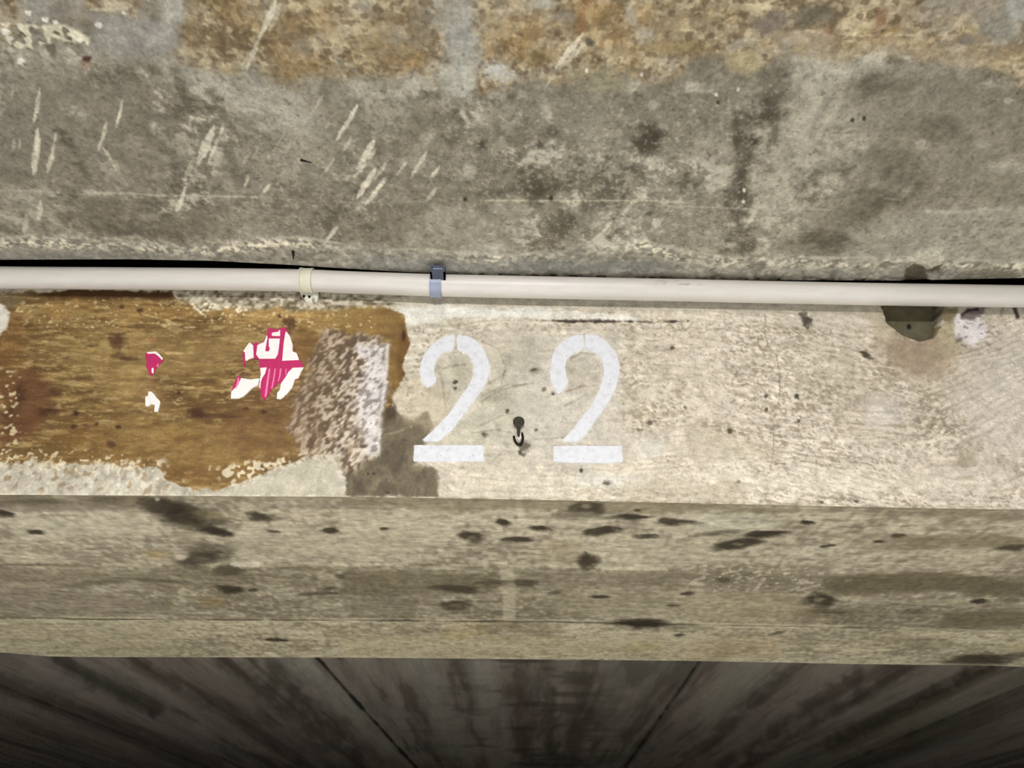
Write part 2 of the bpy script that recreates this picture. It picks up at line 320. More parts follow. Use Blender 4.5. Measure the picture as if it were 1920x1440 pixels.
    for (x0, y0, x1, y1, w, a) in [(75, 163, 63, 232, 8, .85), (72, 240, 62, 328, 11, .95), (74, 250, 66, 330, 7, .6), (105, 250, 98, 285, 6, .7), (101, 275, 88, 325, 9, .8), (25, 155, 22, 185, 4, .3), (26, 262, 24, 285, 6, .4), (38, 260, 36, 280, 6, .45), (230, 185, 218, 238, 5, .85), (200, 227, 184, 284, 7, .75), (192, 274, 218, 318, 5, .75), (402, 235, 370, 308, 16, .9), (420, 235, 390, 305, 6, .8), (360, 300, 345, 340, 8, .5), (348, 350, 331, 398, 10, .9), (358, 380, 345, 400, 4, .5), (484, 275, 474, 297, 5, .6), (466, 325, 459, 350, 5, .75), (506, 345, 493, 362, 6, .75), (545, 265, 530, 300, 4, .35), (465, 290, 452, 315, 5, .4),
                                   (606, 178, 582, 216, 4, .5), (618, 228, 609, 240, 6, .5), (640, 242, 628, 265, 5, .6), (626, 298, 602, 332, 5, .7), (672, 195, 632, 262, 8, .9), (660, 255, 640, 288, 4, .55), (702, 262, 668, 318, 12, .95), (706, 275, 690, 300, 6, .7), (686, 305, 664, 332, 9, .95), (704, 316, 668, 374, 11, .95), (728, 300, 700, 340, 5, .6), (724, 332, 684, 386, 8, .9), (764, 300, 734, 340, 4, .6), (800, 284, 768, 336, 6, .75), (824, 312, 808, 332, 8, .8), (818, 352, 800, 376, 6, .65), (632, 424, 612, 452, 8, .85), (76, 375, 72, 412, 9, .8), (48, 402, 46, 440, 9, .6), (450, 430, 446, 450, 5, .4), (1148, 414, 1124, 440, 6, .7), (1152, 425, 1135, 440, 4, .4),
                                   (518, 0, 490, 66, 12, .8), (526, 4, 505, 60, 10, .5), (492, 55, 462, 130, 9, .6), (480, 90, 452, 130, 16, .35), (1094, 62, 1040, 128, 11, .85), (1104, 72, 1050, 130, 9, .7), (1060, 105, 1020, 168, 4, .5), (425, 160, 412, 185, 4, .4), (540, 240, 500, 300, 5, .25)]:
        ch.line([(x0, y0), ((x0 + x1) / 2 + 1, (y0 + y1) / 2), (x1, y1)], w, W, a, 2.2, 2.2, 9, h=.35, grain=.4, seed=x0 * .1, taper=True)
    ch.ell(1105, 78, 10, 8, (66, 60, 50), 30, .7, .5)
    # rough mortar lip along the slab edge
    ed = itp(x, slab_edge)
    lipx = [(-700, 440), (0, 446), (60, 440), (190, 443), (250, 452), (330, 455), (420, 457), (480, 446), (560, 443), (640, 455), (700, 466), (800, 466), (880, 474), (960, 476), (1060, 468), (1130, 458), (1190, 450), (1250, 462), (1340, 478), (1450, 482), (1560, 482), (1700, 480), (1780, 484), (1920, 490), (2600, 490)]
    lip = itp(x, lipx); lm = sstep(-4, 6, y - lip + fin * 4)
    ch.mix(lm, (140, 134, 119), .75); ch.mix(lm * sstep(0, .7, ch.n(12, None, 3, 60)), (176, 168, 148), .7); ch.mix(lm * sstep(.1, .7, -ch.n(14, None, 3, 61)), (102, 96, 82), .6)
    ch.h += lm * (1.5 + 1.6 * ch.n(22, None, 3, 62)) * sstep(0, 8, ed - y)
    crest = np.exp(-((y - lip - 12 - 5 * ch.n(60, None, 2, 64)) / 10) ** 2) * np.clip(.45 + .6 * ch.n(150, 150, 2, 66) + .5 * np.exp(-((x - 1180) / 100) ** 2) + .4 * np.exp(-((x - 560) / 90) ** 2) + .3 * np.exp(-((x - 120) / 110) ** 2), .15, 1)
    rough = sstep(.40, .66, .5 * speck(ch.U / 9, ch.V / 7, 63) + .5 * speck(ch.U / 5, ch.V / 5, 67))
    ch.mix(np.clip(crest * rough * 1.25, 0, 1), (218, 208, 181), .95); ch.h += crest * rough * 1.0
    cr2 = np.exp(-((y - lip - 1) / 2.2) ** 2) * sstep(-.3, .3, ch.n(70, None, 2, 65))
    ch.mix(cr2, (178, 170, 148), .6)
    gl = np.exp(-((y - ed + 22) / 14) ** 2) * sstep(900, 1000, x) * sstep(1320, 1200, x); ch.mix(gl, (122, 122, 112), .7)
    gl = np.exp(-((y - ed + 14) / 14) ** 2) * sstep(640, 700, x) * sstep(1000, 900, x); ch.mix(gl, (134, 133, 124), .6)
    gl = np.exp(-((y - ed + 10) / 10) ** 2) * sstep(440, 360, x); ch.mix(gl, (132, 128, 116), .6)
    ch.ell(920, 464, 46, 9, (188, 182, 162), 0, .6, .6)
    # crumbs on the very edge
    eb = sstep(7, 2, ed - y) * sstep(820, 900, x)
    ch.mix(eb * sstep(.45, .6, vnoise(ch.U / 9, ch.V / 9, 71)), (212, 204, 180), .8); ch.mix(eb * sstep(.7, .78, vnoise(ch.U / 8, ch.V / 8, 72)), (40, 36, 30), .8)
    # plaster lump and the dark hollow beside it, right
    ch.poly([(1700, 490), (1722, 470), (1745, 462), (1768, 468), (1772, 486), (1752, 494), (1742, 500), (1728, 490)], (178, 171, 148), .95, 4, 4, 14, h=5)
    ch.poly([(1795, 496), (1780, 500), (1800, 480), (1806, 482)], (172, 165, 144), .7, 4, 3, 14)
    ch.poly([(1694, 530), (1696, 498), (1712, 494), (1730, 496), (1735, 504), (1764, 494), (1760, 506), (1738, 512), (1744, 530)], (72, 66, 50), .9, 4, 4, 14, h=-2, grain=.25)
    ch.poly([(1790, 505), (1840, 494), (1900, 505), (1920, 530), (1780, 530)], (112, 106, 88), .7, 8, 5, 20)
    ch.mul(1 + .09 * fin + .06 * vf)
    P = ch.P.copy(); fade = sstep(0, 6, ed - y)
    P[..., 2] -= ch.h * .001 + .0006 * mid * fade
    return ch, P
ch, Pslab = paint_slab()
ACC = MeshAcc(); Cs = alb(ch.c, ALB['slab'])
ACC.grid(Pslab, Cs)
# thickness of the slab edge and its run back over the viewer
e0 = Pslab[-1]; e1 = e0 + np.array([0, 0.0, 0.16]); ACC.grid(np.stack([e0, e1]), alb((70, 66, 58), ALB['slab']))
r0 = Pslab[0].copy(); r1 = r0.copy(); r1[:, 1] = -1.2; ACC.grid(np.stack([r1, r0]), np.stack([Cs[0], Cs[0]]))
top1 = r1 + np.array([0, 0, .16]); ACC.grid(np.stack([top1, r1]), alb((120, 114, 100), ALB['slab'])); ACC.grid(np.stack([e1, top1]), alb((120, 114, 100), ALB['slab']))
M_slab = concrete('cast_slab_concrete', .85, .2, .19, 900, .25)
slab = ACC.build('ceiling', [M_slab])
tag(slab, 'grey concrete slab overhead with ochre stains and pale scratch marks', 'ceiling', 'structure')

# ================================================================== BEAM
face_top = [(-700, 512), (0, 521), (570, 526), (820, 535), (1280, 544), (1600, 551), (1920, 556), (2600, 566)]
arris = [(-700, 919), (0, 927.5), (640, 931.5), (900, 935), (1280, 943), (1600, 950), (1920, 956), (2600, 968)]
far_edge = [(-700, 1216), (-60, 1225), (0, 1225), (40, 1228), (90, 1233), (200, 1234), (640, 1235), (960, 1238), (1280, 1241), (1600, 1247), (1760, 1249), (1920, 1252), (2600, 1262)]
NUMERAL_L = [[(636, 562), (590, 570), (540, 595), (490, 640), (455, 700), (441, 770), (447, 820), (480, 862), (510, 850), (537, 826), (522, 780), (526, 730), (546, 690), (580, 660), (636, 650)],
             [(652, 564), (700, 568), (750, 590), (800, 640), (828, 710), (835, 760), (825, 812), (790, 880), (740, 945), (690, 1010), (640, 1080), (600, 1120), (545, 1165), (450, 1160), (500, 1115), (560, 1060), (620, 990), (670, 920), (715, 855), (741, 800), (746, 750), (735, 710), (710, 675), (682, 657), (652, 650)],
             [(412, 1185), (800, 1185), (801, 1275), (406, 1276)]]
NUMERAL_R = [[(1363, 564), (1310, 568), (1260, 590), (1215, 630), (1185, 690), (1174, 760), (1180, 830), (1200, 872), (1222, 900), (1242, 880), (1280, 828), (1265, 800), (1258, 750), (1264, 712), (1290, 680), (1320, 657), (1363, 648)],
             [(1369, 560), (1430, 564), (1490, 600), (1540, 660), (1565, 730), (1561, 800), (1540, 870), (1500, 950), (1450, 1020), (1400, 1090), (1360, 1140), (1325, 1168), (1238, 1163), (1290, 1110), (1350, 1030), (1400, 970), (1440, 900), (1468, 830), (1477, 760), (1468, 710), (1440, 674), (1405, 652), (1370, 646)],
             [(1192, 1189), (1578, 1188), (1582, 1276), (1500, 1286), (1195, 1280)]]
def z5(pts): return [(640 + a / 3, 440 + b / 3) for a, b in pts]
def chaikin(p, n=1, w=.2):
    for _ in range(n):
        q = []
        for a, b in zip(p, p[1:] + p[:1]):
            q += [(a[0] * (1 - w) + b[0] * w, a[1] * (1 - w) + b[1] * w), (a[0] * w + b[0] * (1 - w), a[1] * w + b[1] * (1 - w))]
        p = q
    return p

def paint_face():
    ch = Chart(face_top, arris, 240, step=1.9)
    ch.metric(on_y(ch.x, ch.y), 2); ch.V = -ch.V
    x, y = ch.x, ch.y
    big = ch.n(240, None, 4, 101); mid = ch.n(70, 45, 4, 102, .6); fin = ch.n(14, None, 4, 103, .7)
    ch.c[:] = (197, 186, 167)
    ch.mix(sstep(0, .9, -big), (181, 171, 149), .6); ch.mix(sstep(.1, .9, big + mid * .4), (208, 199, 178), .6)
    ch.mix(sstep(1250, 1000, x), (186, 178, 158), .55)
    # timber grain pressed into the concrete by the formwork
    w = ch.n(150, 60, 3, 105) * 9 + ch.n(420, 200, 2, 106) * 14
    yy = y + w
    yy = yy - np.where(x > 1300, np.clip(x - 1300, 0, 430) * .16, 0)
    yy = yy + np.where(x > 1730, (x - 1730) * .42 * sstep(900, 760, y), 0)
    yy = yy + 26 * np.exp(-((x - 930) / 60) ** 2 - ((y - 740) / 90) ** 2) + 20 * np.exp(-((x - 850) / 50) ** 2 - ((y - 720) / 60) ** 2)
    yy = yy - sstep(880, 760, x) * (x - 880) * .5 * sstep(760, 860, y)
    ring = np.sin(yy * 2 * math.pi / 13.5 + ch.n(60, 20, 2, 107) * 1.1)
    ringm = sstep(.1, .95, ring) * sstep(.25, .6, speck(ch.U / 16, yy / 7, 117)) * (.45 + .65 * sstep(-.4, .5, ch.n(70, 26, 3, 108))) * (.55 + .45 * sstep(1250, 1500, x))
    ch.mix(ringm, (150, 138, 114), .62); ch.h -= ringm * .25
    ch.mix(sstep(.3, .95, -ring) * sstep(-.2, .6, ch.n(40, 14, 3, 109)), (217, 208, 188), .5)
    pore = sstep(.60, .74, speck(ch.U / 6.5, yy / 4.2, 110)) * sstep(-.3, .5, ch.n(90, None, 3, 111)); ch.mix(pore, (138, 126, 104), .5)
    ch.mix(sstep(.70, .8, speck(ch.U / 5.5, ch.V / 5.5, 112)) * sstep(.0, .6, ch.n(110, None, 3, 113)), (122, 110, 88), .55)
    for (cx, cy, rx, ry, ang) in [(1200, 790, 70, 26, 0), (1370, 805, 60, 16, 0), (1550, 740, 60, 30, 20), (1720, 755, 70, 40, 30), (1750, 800, 60, 40, 40), (1470, 620, 60, 20, 10), (1420, 690, 50, 24, 0), (1330, 800, 50, 12, 0), (1660, 690, 40, 30, 30)]:
        ch.mix(np.exp(-(((x - cx) / rx) ** 2 + ((y - cy) / ry) ** 2)) * sstep(.5, .68, speck(ch.U / 6, ch.V / 4.6, cx)), (128, 117, 95), .7)
    dash = speck(ch.U / 8, yy / 3.6, 114); dm = (.35 + .65 * sstep(-.3, .4, ch.n(80, 50, 3, 115))) * sstep(960, 1200, x)
    ch.mix(sstep(.58, .78, dash) * dm, (150, 138, 115), .55); ch.mix(sstep(.42, .24, dash) * dm, (222, 213, 195), .5)
    d2 = speck(ch.U / 4.2, ch.V / 3.6, 116); ch.mix(sstep(.72, .84, d2) * (.3 + .7 * dm), (118, 106, 84), .5)
    # lilac chalky tint far right
    ch.ell(1880, 720, 70, 120, (206, 196, 184), 20, .5, .7, .4); ch.ell(1660, 770, 40, 26, (206, 197, 190), 0, .5, .7); ch.ell(1500, 900, 380, 20, (206, 197, 176), 0, .45, .7)
    ch.poly([(1290, 800), (1380, 815), (1500, 850), (1440, 870), (1300, 860)], (176, 165, 142), .6, 16, 14, 40, grain=.4)
    ch.poly([(1180, 900), (1400, 905), (1400, 945), (1150, 940)], (168, 157, 134), .55, 14, 8, 30, grain=.3)
    # greyer plate round the numerals with darker pressed grain
    ch.poly([(800, 700), (860, 650), (960, 640), (1000, 700), (1030, 780), (960, 850), (860, 850), (790, 820)], (172, 166, 146), .7, 24, 16, 50)
    ch.poly([(960, 630), (1160, 625), (1180, 860), (1100, 880), (1010, 860), (960, 780)], (184, 177, 162), .6, 22, 14, 50)
    for pts, a in [([(860, 650), (885, 665), (905, 690), (920, 720)], .6), ([(905, 640), (935, 655), (948, 690), (940, 720)], .6), ([(830, 692), (852, 685), (872, 684)], .7), ([(915, 720), (940, 705), (952, 690)], .5), ([(900, 754), (935, 733), (965, 724), (1000, 718)], .6), ([(905, 742), (950, 722), (985, 722)], .5), ([(895, 800), (940, 780), (960, 776)], .45), ([(826, 700), (832, 740), (836, 770)], .5), ([(848, 720), (835, 760)], .4), ([(1060, 735), (1090, 725), (1120, 722)], .55),
                   ([(1060, 760), (1100, 740), (1130, 735)], .4), ([(1070, 672), (1090, 662), (1115, 664)], .5), ([(1005, 660), (1060, 655), (1100, 652)], .3), ([(1180, 660), (1260, 655), (1330, 650)], .35), ([(1180, 700), (1240, 700), (1300, 708)], .3), ([(885, 812), (930, 806), (960, 812)], .5), ([(1005, 824), (1060, 820), (1100, 822)], .5), ([(880, 655), (900, 700), (905, 760)], .35), ([(940, 850), (915, 870)], .4), ([(1420, 640), (1490, 650)], .3)]:
        ch.line(pts, 2.5, (120, 110, 90), a * 1.1, 2, 1.4, grain=.3)
    for (cx, cy, rx, ry, a) in [(870, 690, 18, 20, .4), (985, 665, 30, 24, .35), (1000, 695, 12, 8, .7), (1090, 700, 22, 30, .35), (930, 745, 30, 14, .4), (1060, 690, 10, 16, .5), (1000, 640, 26, 10, .3)]:
        ch.ell(cx, cy, rx, ry, (132, 124, 104), 0, a, .7, .5, grain=.5)
    # pale band under the pipe: lamp glow put into the colour; pale patches below
    ch.poly([(745, 575), (850, 574), (960, 578), (1060, 585), (1180, 592), (1200, 600), (1000, 596), (880, 597), (800, 600), (760, 610)], (216, 213, 201), .8, 6, 5, 30)
    ch.poly([(1150, 588), (1400, 590), (1640, 596), (1640, 610), (1300, 602)], (206, 196, 176), .5, 6, 5, 30)
    ch.poly([(1180, 830), (1240, 820), (1250, 850), (1200, 870)], (198, 196, 184), .5, 12, 8, 30); ch.ell(1130, 900, 60, 10, (206, 204, 196), 0, .4, .7)
    # crack with dark grime along the top of the casting
    ch.line([(1005, 600), (1040, 601), (1120, 602), (1200, 603), (1290, 602)], 3.2, (60, 52, 40), .9, 1.6, 2.2, 9, h=-1.2, grain=.35, taper=True)
    ch.line([(1060, 601), (1110, 602), (1150, 602)], 5, (52, 44, 34), .7, 2, 2, 8, h=-.6)
    # hairline cracks
    ch.line([(1435, 592), (1434, 625), (1440, 650), (1455, 665), (1462, 700), (1462, 750), (1450, 790), (1450, 850), (1445, 880), (1440, 890)], 1.6, (104, 92, 72), .65, 1.2, 1.2, 12, grain=.4)
    ch.line([(1508, 830), (1530, 855), (1530, 890)], 1.4, (120, 108, 86), .4, 1.2, 1.2, 12, grain=.4); ch.line([(1545, 490), (1780, 840)], .1, (120, 108, 86), .1, 1, 1)
    ch.line([(1590, 860), (1565, 860), (1540, 850)], 1.2, (120, 110, 90), .4, 1.2, 1)
    # ---- brown varnish field, left
    brown = [(-640, 548), (-200, 552), (0, 553), (60, 545), (320, 546), (348, 562), (420, 572), (560, 570), (640, 572), (720, 572), (748, 582), (757, 600), (758, 625), (766, 645), (763, 675), (757, 700), (745, 730), (735, 745), (728, 790), (712, 800), (640, 800), (618, 845), (600, 850), (560, 862),
             (505, 880), (450, 902), (400, 922), (340, 912), (300, 882), (240, 880), (140, 870), (60, 872), (0, 868), (-300, 866), (-640, 860)]
    bm = ch.mask(brown, 2.4, 7, 121, 26)
    sx = ch.n(46, 9, 4, 122, .65); bb = ch.n(150, 70, 3, 123); sf = ch.n(18, 5, 3, 124, .7)
    ch.mix(bm, (124, 99, 57), 1); ch.h -= bm * .25
    B = lambda m, c, a: ch.mix(bm * m, c, a)
    B(sstep(-.1, .7, bb + sx * .4), (145, 120, 73), .8); B(sstep(0, .7, -bb - sx * .4), (98, 73, 39), .8)
    B(sstep(.15, .65, sx), (166, 141, 92), .65); B(sstep(.15, .7, -sx), (84, 62, 33), .65); B(sstep(.25, .7, sf), (188, 164, 118), .5); B(sstep(.3, .75, -sf), (92, 68, 38), .55)
    def BP(pts, c, a, soft=14, en=14, grain=.25, es=30):
        B(ch.mask(pts, soft, en, pts[0][0] * .1, es), c, a)
    BP([(0, 720), (60, 690), (110, 740), (80, 790), (30, 830), (0, 840)], (92, 58, 34), .75); BP([(-50, 560), (60, 580), (40, 680), (0, 720), (-50, 700)], (112, 78, 40), .5)
    BP([(60, 552), (120, 540), (325, 540), (346, 558), (300, 562), (160, 560), (90, 560)], (66, 44, 20), .9, 5, 4); BP([(80, 566), (420, 572), (360, 600), (90, 590)], (150, 116, 62), .5)
    BP([(60, 850), (130, 800), (420, 790), (600, 800), (560, 860), (420, 910), (340, 905), (120, 870)], (116, 88, 44), .55, 20)
    BP([(350, 745), (390, 740), (420, 760), (520, 770), (580, 780), (570, 800), (400, 790), (360, 785)], (86, 58, 28), .6, 14); BP([(440, 755), (600, 740), (630, 800), (560, 850), (470, 850), (400, 820)], (104, 76, 44), .5, 20)
    BP([(300, 625), (460, 620), (420, 700), (300, 700), (300, 760), (220, 750), (120, 660)], (156, 130, 80), .5, 24); BP([(400, 570), (560, 572), (600, 590), (560, 610), (440, 610)], (176, 142, 84), .6, 14)
    BP([(560, 600), (590, 620), (600, 660), (570, 700), (548, 640)], (106, 78, 40), .7, 10)
    for (cx, cy, rx, ry, a) in [(222, 640, 14, 14, .7), (222, 665, 12, 6, .5), (90, 770, 22, 8, .8), (105, 735, 10, 8, .7), (142, 775, 5, 4, .95), (180, 795, 4, 3, .9), (222, 800, 5, 4, .9), (138, 800, 5, 4, .8), (262, 582, 5, 4, .8), (228, 575, 4, 3, .8), (366, 775, 14, 10, .8), (400, 780, 40, 5, .6), (335, 736, 4, 3, .9), (494, 772, 6, 4, .8), (460, 766, 6, 4, .7), (208, 832, 8, 6, .6), (545, 604, 14, 10, .7), (40, 740, 12, 20, .5), (525, 592, 5, 4, .8), (15, 780, 16, 16, .4), (160, 797, 6, 3, .7), (240, 672, 16, 4, .6)]:
        ch.ell(cx, cy, rx, ry, (58, 34, 18), 0, a, .6, .5)
    for pts in [[(270, 590), (300, 596), (335, 610)], [(310, 662), (345, 663)], [(312, 724), (362, 726)], [(320, 676), (345, 680)]]:
        ch.line(pts, 3, (205, 180, 128), .7, 2, 2, grain=.3)
    ch.line([(284, 700), (284, 738)], 2.5, (150, 100, 84), .6, 1.5, 1); ch.ell(286, 637, 9, 3, (176, 108, 78), 0, .6, .6)
    # orange-edged rim of the varnish beside the numerals
    BP([(705, 575), (750, 585), (768, 650), (762, 690), (740, 745), (715, 745), (725, 680), (728, 640), (690, 628), (640, 628), (640, 600)], (112, 86, 44), .8, 7, 7)
    BP([(755, 600), (772, 650), (764, 690), (750, 720), (742, 690), (746, 640)], (92, 64, 28), .7, 6, 4); ch.ell(757, 630, 3.5, 10, (62, 34, 14), 0, .9, .5)
    BP([(580, 580), (700, 575), (740, 600), (720, 625), (640, 620), (590, 615)], (142, 114, 64), .6, 12, 10)
    # rough scaled patch where the varnish lifted
    patch = [(588, 640), (620, 622), (660, 628), (708, 638), (730, 648), (728, 690), (722, 740), (716, 790), (712, 850), (690, 900), (640, 895), (640, 850), (610, 850), (560, 850), (540, 800), (560, 740), (580, 690)]
    pm = ch.mask(patch, 8, 10, 131, 30)
    ch.mix(pm, (120, 101, 80), .95)
    ch.mix(pm * sstep(610, 720, x + (y - 760) * .12), (164, 153, 140), .7)
    cell = .6 * vnoise((ch.U + ch.V * .45) / 4.4, ch.V / 6.5, 132) + .4 * vnoise((ch.U + ch.V * .3) / 7.5, ch.V / 13, 135)
    ch.mix(pm * sstep(.5, .68, cell), (206, 195, 176), .75); ch.mix(pm * sstep(.5, .34, cell), (74, 58, 42), .7); ch.mix(pm * sstep(660, 560, x + (y - 760) * .2), (112, 90, 64), .45)
    ch.h += pm * (cell - .5) * 1.3
    wm = ch.mask([(668, 650), (724, 645), (722, 700), (714, 760), (711, 820), (708, 850), (690, 850), (672, 800), (668, 740), (690, 690)], 9, 8, 133, 24)
    ch.mix(wm, (216, 212, 212), .62); ch.mix(wm * sstep(.5, .34, cell), (120, 108, 98), .6)
    ch.line([(727, 648), (721, 720), (713, 800), (711, 850)], 7, (222, 220, 220), .6, 3, 1.5, 10)
    ch.mix(pm * sstep(770, 850, y) * sstep(.5, .7, vnoise(ch.U / 5, ch.V / 24, 134)), (186, 168, 138), .6)
    # grey-brown damp stain under it
    ch.poly([(716, 775), (740, 765), (775, 790), (800, 770), (815, 800), (790, 840), (780, 870), (818, 872), (820, 930), (650, 930), (645, 890), (680, 880), (712, 850)], (92, 82, 62), .92, 5, 7, 26)
    sm = ch.mask([(716, 775), (740, 765), (815, 800), (780, 870), (818, 872), (820, 930), (650, 930), (645, 890), (712, 850)], 8, 7, 141)
    ch.mix(sm * sstep(.1, .7, ch.n(18, 30, 4, 142)), (124, 112, 88), .5); ch.mix(sm * sstep(.1, .7, -ch.n(20, 26, 4, 143)), (76, 66, 52), .7)
    ch.line([(722, 815), (750, 808), (770, 800)], 3, (156, 142, 116), .6, 2, 2); ch.ell(733, 775, 10, 14, (62, 50, 34), 20, .8, .5)
    ch.poly([(740, 740), (790, 700), (830, 730), (860, 800), (830, 830), (790, 800), (750, 790)], (178, 165, 136), .5, 14, 12, 30, grain=.4)
    # plaster skim left along the lower edge
    skim = [(-640, 866), (0, 872), (60, 866), (120, 872), (180, 868), (290, 876), (310, 900), (350, 918), (420, 922), (470, 904), (520, 884), (560, 872), (590, 862), (625, 868), (645, 896), (646, 940), (-640, 940)]
    km = ch.mask(skim, 3, 7, 151, 16)
    ch.mix(km, (180, 172, 152), 1)
    ch.mix(km * sstep(0, .7, ch.n(20, 30, 4, 152, .7)), (202, 194, 175), .65); ch.mix(km * sstep(.1, .7, -ch.n(18, 26, 4, 153, .7)), (144, 135, 116), .6)
    ch.h += km * .5
    ch.mix(ch.mask([(460, 905), (560, 870), (625, 870), (645, 935), (440, 935)], 8, 6, 154), (172, 165, 143), .6)
    band = [(-400, 850), (300, 862), (345, 905), (300, 925), (-400, 905)]
    ch.dots(band, 7, (216, 208, 188), .7, 161, .6, .2, 9, 8, 10); ch.dots(band, 7, (124, 98, 60), .5, 162, .68, .2, 10, 8, 10)
    ch.dots([(380, 880), (440, 912), (560, 860), (600, 840), (560, 850)], 6, (214, 204, 178), .8, 163, .55, .12, en=10, psoft=10)
    ch.dots([(0, 690), (40, 700), (30, 870), (-40, 860)], 6, (206, 190, 150), .8, 164, .7, .1, en=8)
    ch.dots([(0, 840), (300, 850), (300, 890), (0, 880)], 5, (214, 200, 164), .8, 165, .68, .1, en=8)
    ch.dots([(0, 560), (700, 570), (700, 620), (0, 610)], 5, (206, 186, 140), .7, 166, .76, .1, en=8)
    # mortar crumbs under the pipe, left
    cm = ch.mask([(330, 545), (480, 548), (640, 552), (760, 558), (740, 572), (640, 578), (580, 582), (480, 580), (380, 578), (330, 560)], 5, 6, 171, 20)
    ch.mix(cm, (140, 130, 108), .8); cn = .6 * vnoise(ch.U / 6.5, ch.V / 6.5, 172) + .4 * vnoise(ch.U / 13, ch.V / 11, 174)
    ch.mix(cm * sstep(.52, .66, cn), (206, 196, 170), .75); ch.mix(cm * sstep(.42, .28, cn), (80, 68, 48), .6); ch.h += cm * (cn - .4) * 1.2
    ch.dots([(340, 566), (460, 570), (460, 592), (380, 590)], 6, (226, 214, 184), .9, 173, .5, .14, en=5, psoft=5, h=.8)
    ch.poly([(-40, 545), (60, 552), (40, 568), (10, 590), (-40, 590)], (110, 98, 74), .7, 6, 6, 16, grain=.4)
    ch.poly([(-60, 560), (4, 570), (18, 585), (14, 610), (0, 628), (-60, 640)], (216, 210, 194), .95, 3, 4, 14)
    # pipe's cast shadow painted as a grey strip, right of the lifted varnish
    tpm = sstep(0, 8, np.interp(x, *zip(*[(-700, 560), (760, 572), (960, 578), (1280, 588), (1600, 594), (2600, 610)])) - y) * sstep(740, 800, x)
    ch.mix(tpm, (168, 160, 142), .6)
    # form-tie recess behind the pipe, right
    hole = [(1654, 540), (1656, 575), (1664, 600), (1684, 618), (1706, 630), (1724, 636), (1748, 630), (1762, 612), (1766, 590), (1766, 545)]
    ch.ell(1715, 655, 62, 46, (146, 126, 104), 0, .8, .5, .3); ch.ell(1728, 690, 36, 22, (152, 132, 112), 0, .5, .6); ch.ell(1780, 630, 30, 40, (160, 146, 112), 10, .6, .7); ch.ell(1660, 600, 26, 40, (172, 158, 132), 0, .6, .7)
    ch.poly(hole, (98, 90, 66), 1, 5, 2.5, 20, h=-24); ch.poly([(1690, 596), (1760, 590), (1746, 628), (1722, 632), (1696, 622)], (100, 96, 74), .9, 6, 2)
    ch.ell(1716, 596, 4, 5, (24, 22, 18), 0, 1, .4, .2); ch.ell(1766, 601, 4, 7, (216, 208, 190), 0, .95, .4, .3); ch.ell(1713, 636, 6, 4, (196, 186, 166), 0, .8, .5)
    # white paint dab with grime to its right
    ch.poly([(1790, 596), (1830, 592), (1850, 610), (1846, 640), (1815, 648), (1792, 640)], (214, 206, 204), .9, 5, 6, 18)
    ch.dots([(1790, 600), (1880, 600), (1870, 650), (1800, 650)], 6, (126, 112, 108), .7, 181, .66, .1, en=6)
    ch.poly([(1798, 596), (1808, 580), (1850, 576), (1838, 592), (1822, 602)], (98, 84, 80), .85, 4, 4, 12); ch.line([(1800, 592), (1816, 582), (1834, 580)], 4, (38, 32, 30), .9, 2, 2); ch.ell(1799, 637, 8, 4, (100, 88, 82), -15, .8, .5); ch.ell(1797, 593, 4, 5, (226, 220, 210), 0, .9, .5)
    ch.poly([(1768, 577), (1795, 577), (1788, 600), (1772, 600)], (98, 84, 56), .7, 5, 4)
    ch.line([(1880, 578), (1876, 592)], 4, (110, 98, 76), .6, 2, 1); ch.line([(1902, 578), (1908, 594)], 7, (44, 38, 28), .9, 2.5, 1.5)
    # small chips
    for (cx, cy, rx, ry, ang, a) in [(1512, 604, 9, 10, 50, .85), (1506, 590, 6, 8, 30, .7), (1624, 665, 11, 4.5, 25, .9), (1000, 694, 7, 3, -20, .7), (952, 771, 4, 4, 0, .8), (854, 716, 4, 4, 0, .9), (853, 728, 3, 3, 0, .8), (1005, 806, 3, 3, 0, .7), (1261, 652, 4, 3, 0, .8), (1436, 742, 4, 4, 0, .8), (1494, 743, 4, 4, 0, .9), (1437, 768, 3, 4, 0, .8), (1498, 789, 3, 3, 0, .8), (1369, 808, 5, 5, 0, .8), (1090, 882, 3, 3, 0, .9), (1138, 905, 7, 5, 0, .7), (909, 815, 5, 4, 0, .7), (1020, 730, 4, 4, 0, .6), (1218, 792, 6, 4, 0, .7), (1200, 806, 5, 4, 0, .5), (1286, 764, 4, 3, 0, .6), (1037, 738, 3, 3, 0, .9), (700, 888, 3, 3, 0, .9), (690, 888, 3, 3, 0, .8), (727, 923, 4, 3, 0, .9), (1605, 940, 5, 3, 0, .7), (1540, 942, 5, 3, 0, .6), (985, 838, 10, 9, 0, .7), (975, 848, 4, 4, 0, .9), (982, 852, 5, 4, 0, .6), (1385, 903, 4, 3, 0, .5)]:
        ch.ell(cx, cy, rx, ry, (58, 50, 38), ang, a, .5, .5, h=-.4)
    # overspray haze round the stencilled figures
    for nm in NUMERAL_L + NUMERAL_R:
        ch.poly(chaikin(z5(nm)), (214, 210, 204), .75, 4.2, 2.5, 12)
    # narrow darker line right above the arris
    ed = itp(x, arris)
    ch.mix(sstep(5, 0, ed - y) * sstep(640, 700, x), (142, 131, 108), .6); ch.mix(sstep(4, 0, ed - y) * sstep(.5, .62, vnoise(ch.U / 8, ch.V / 6, 191)), (214, 206, 182), .7)
    ch.mul(1 + .10 * fin)
    P = ch.P.copy(); fade = sstep(0, 5, ed - y)
    P[..., 1] -= ch.h * .001 * fade
    return ch, P
chf, Pface = paint_face()

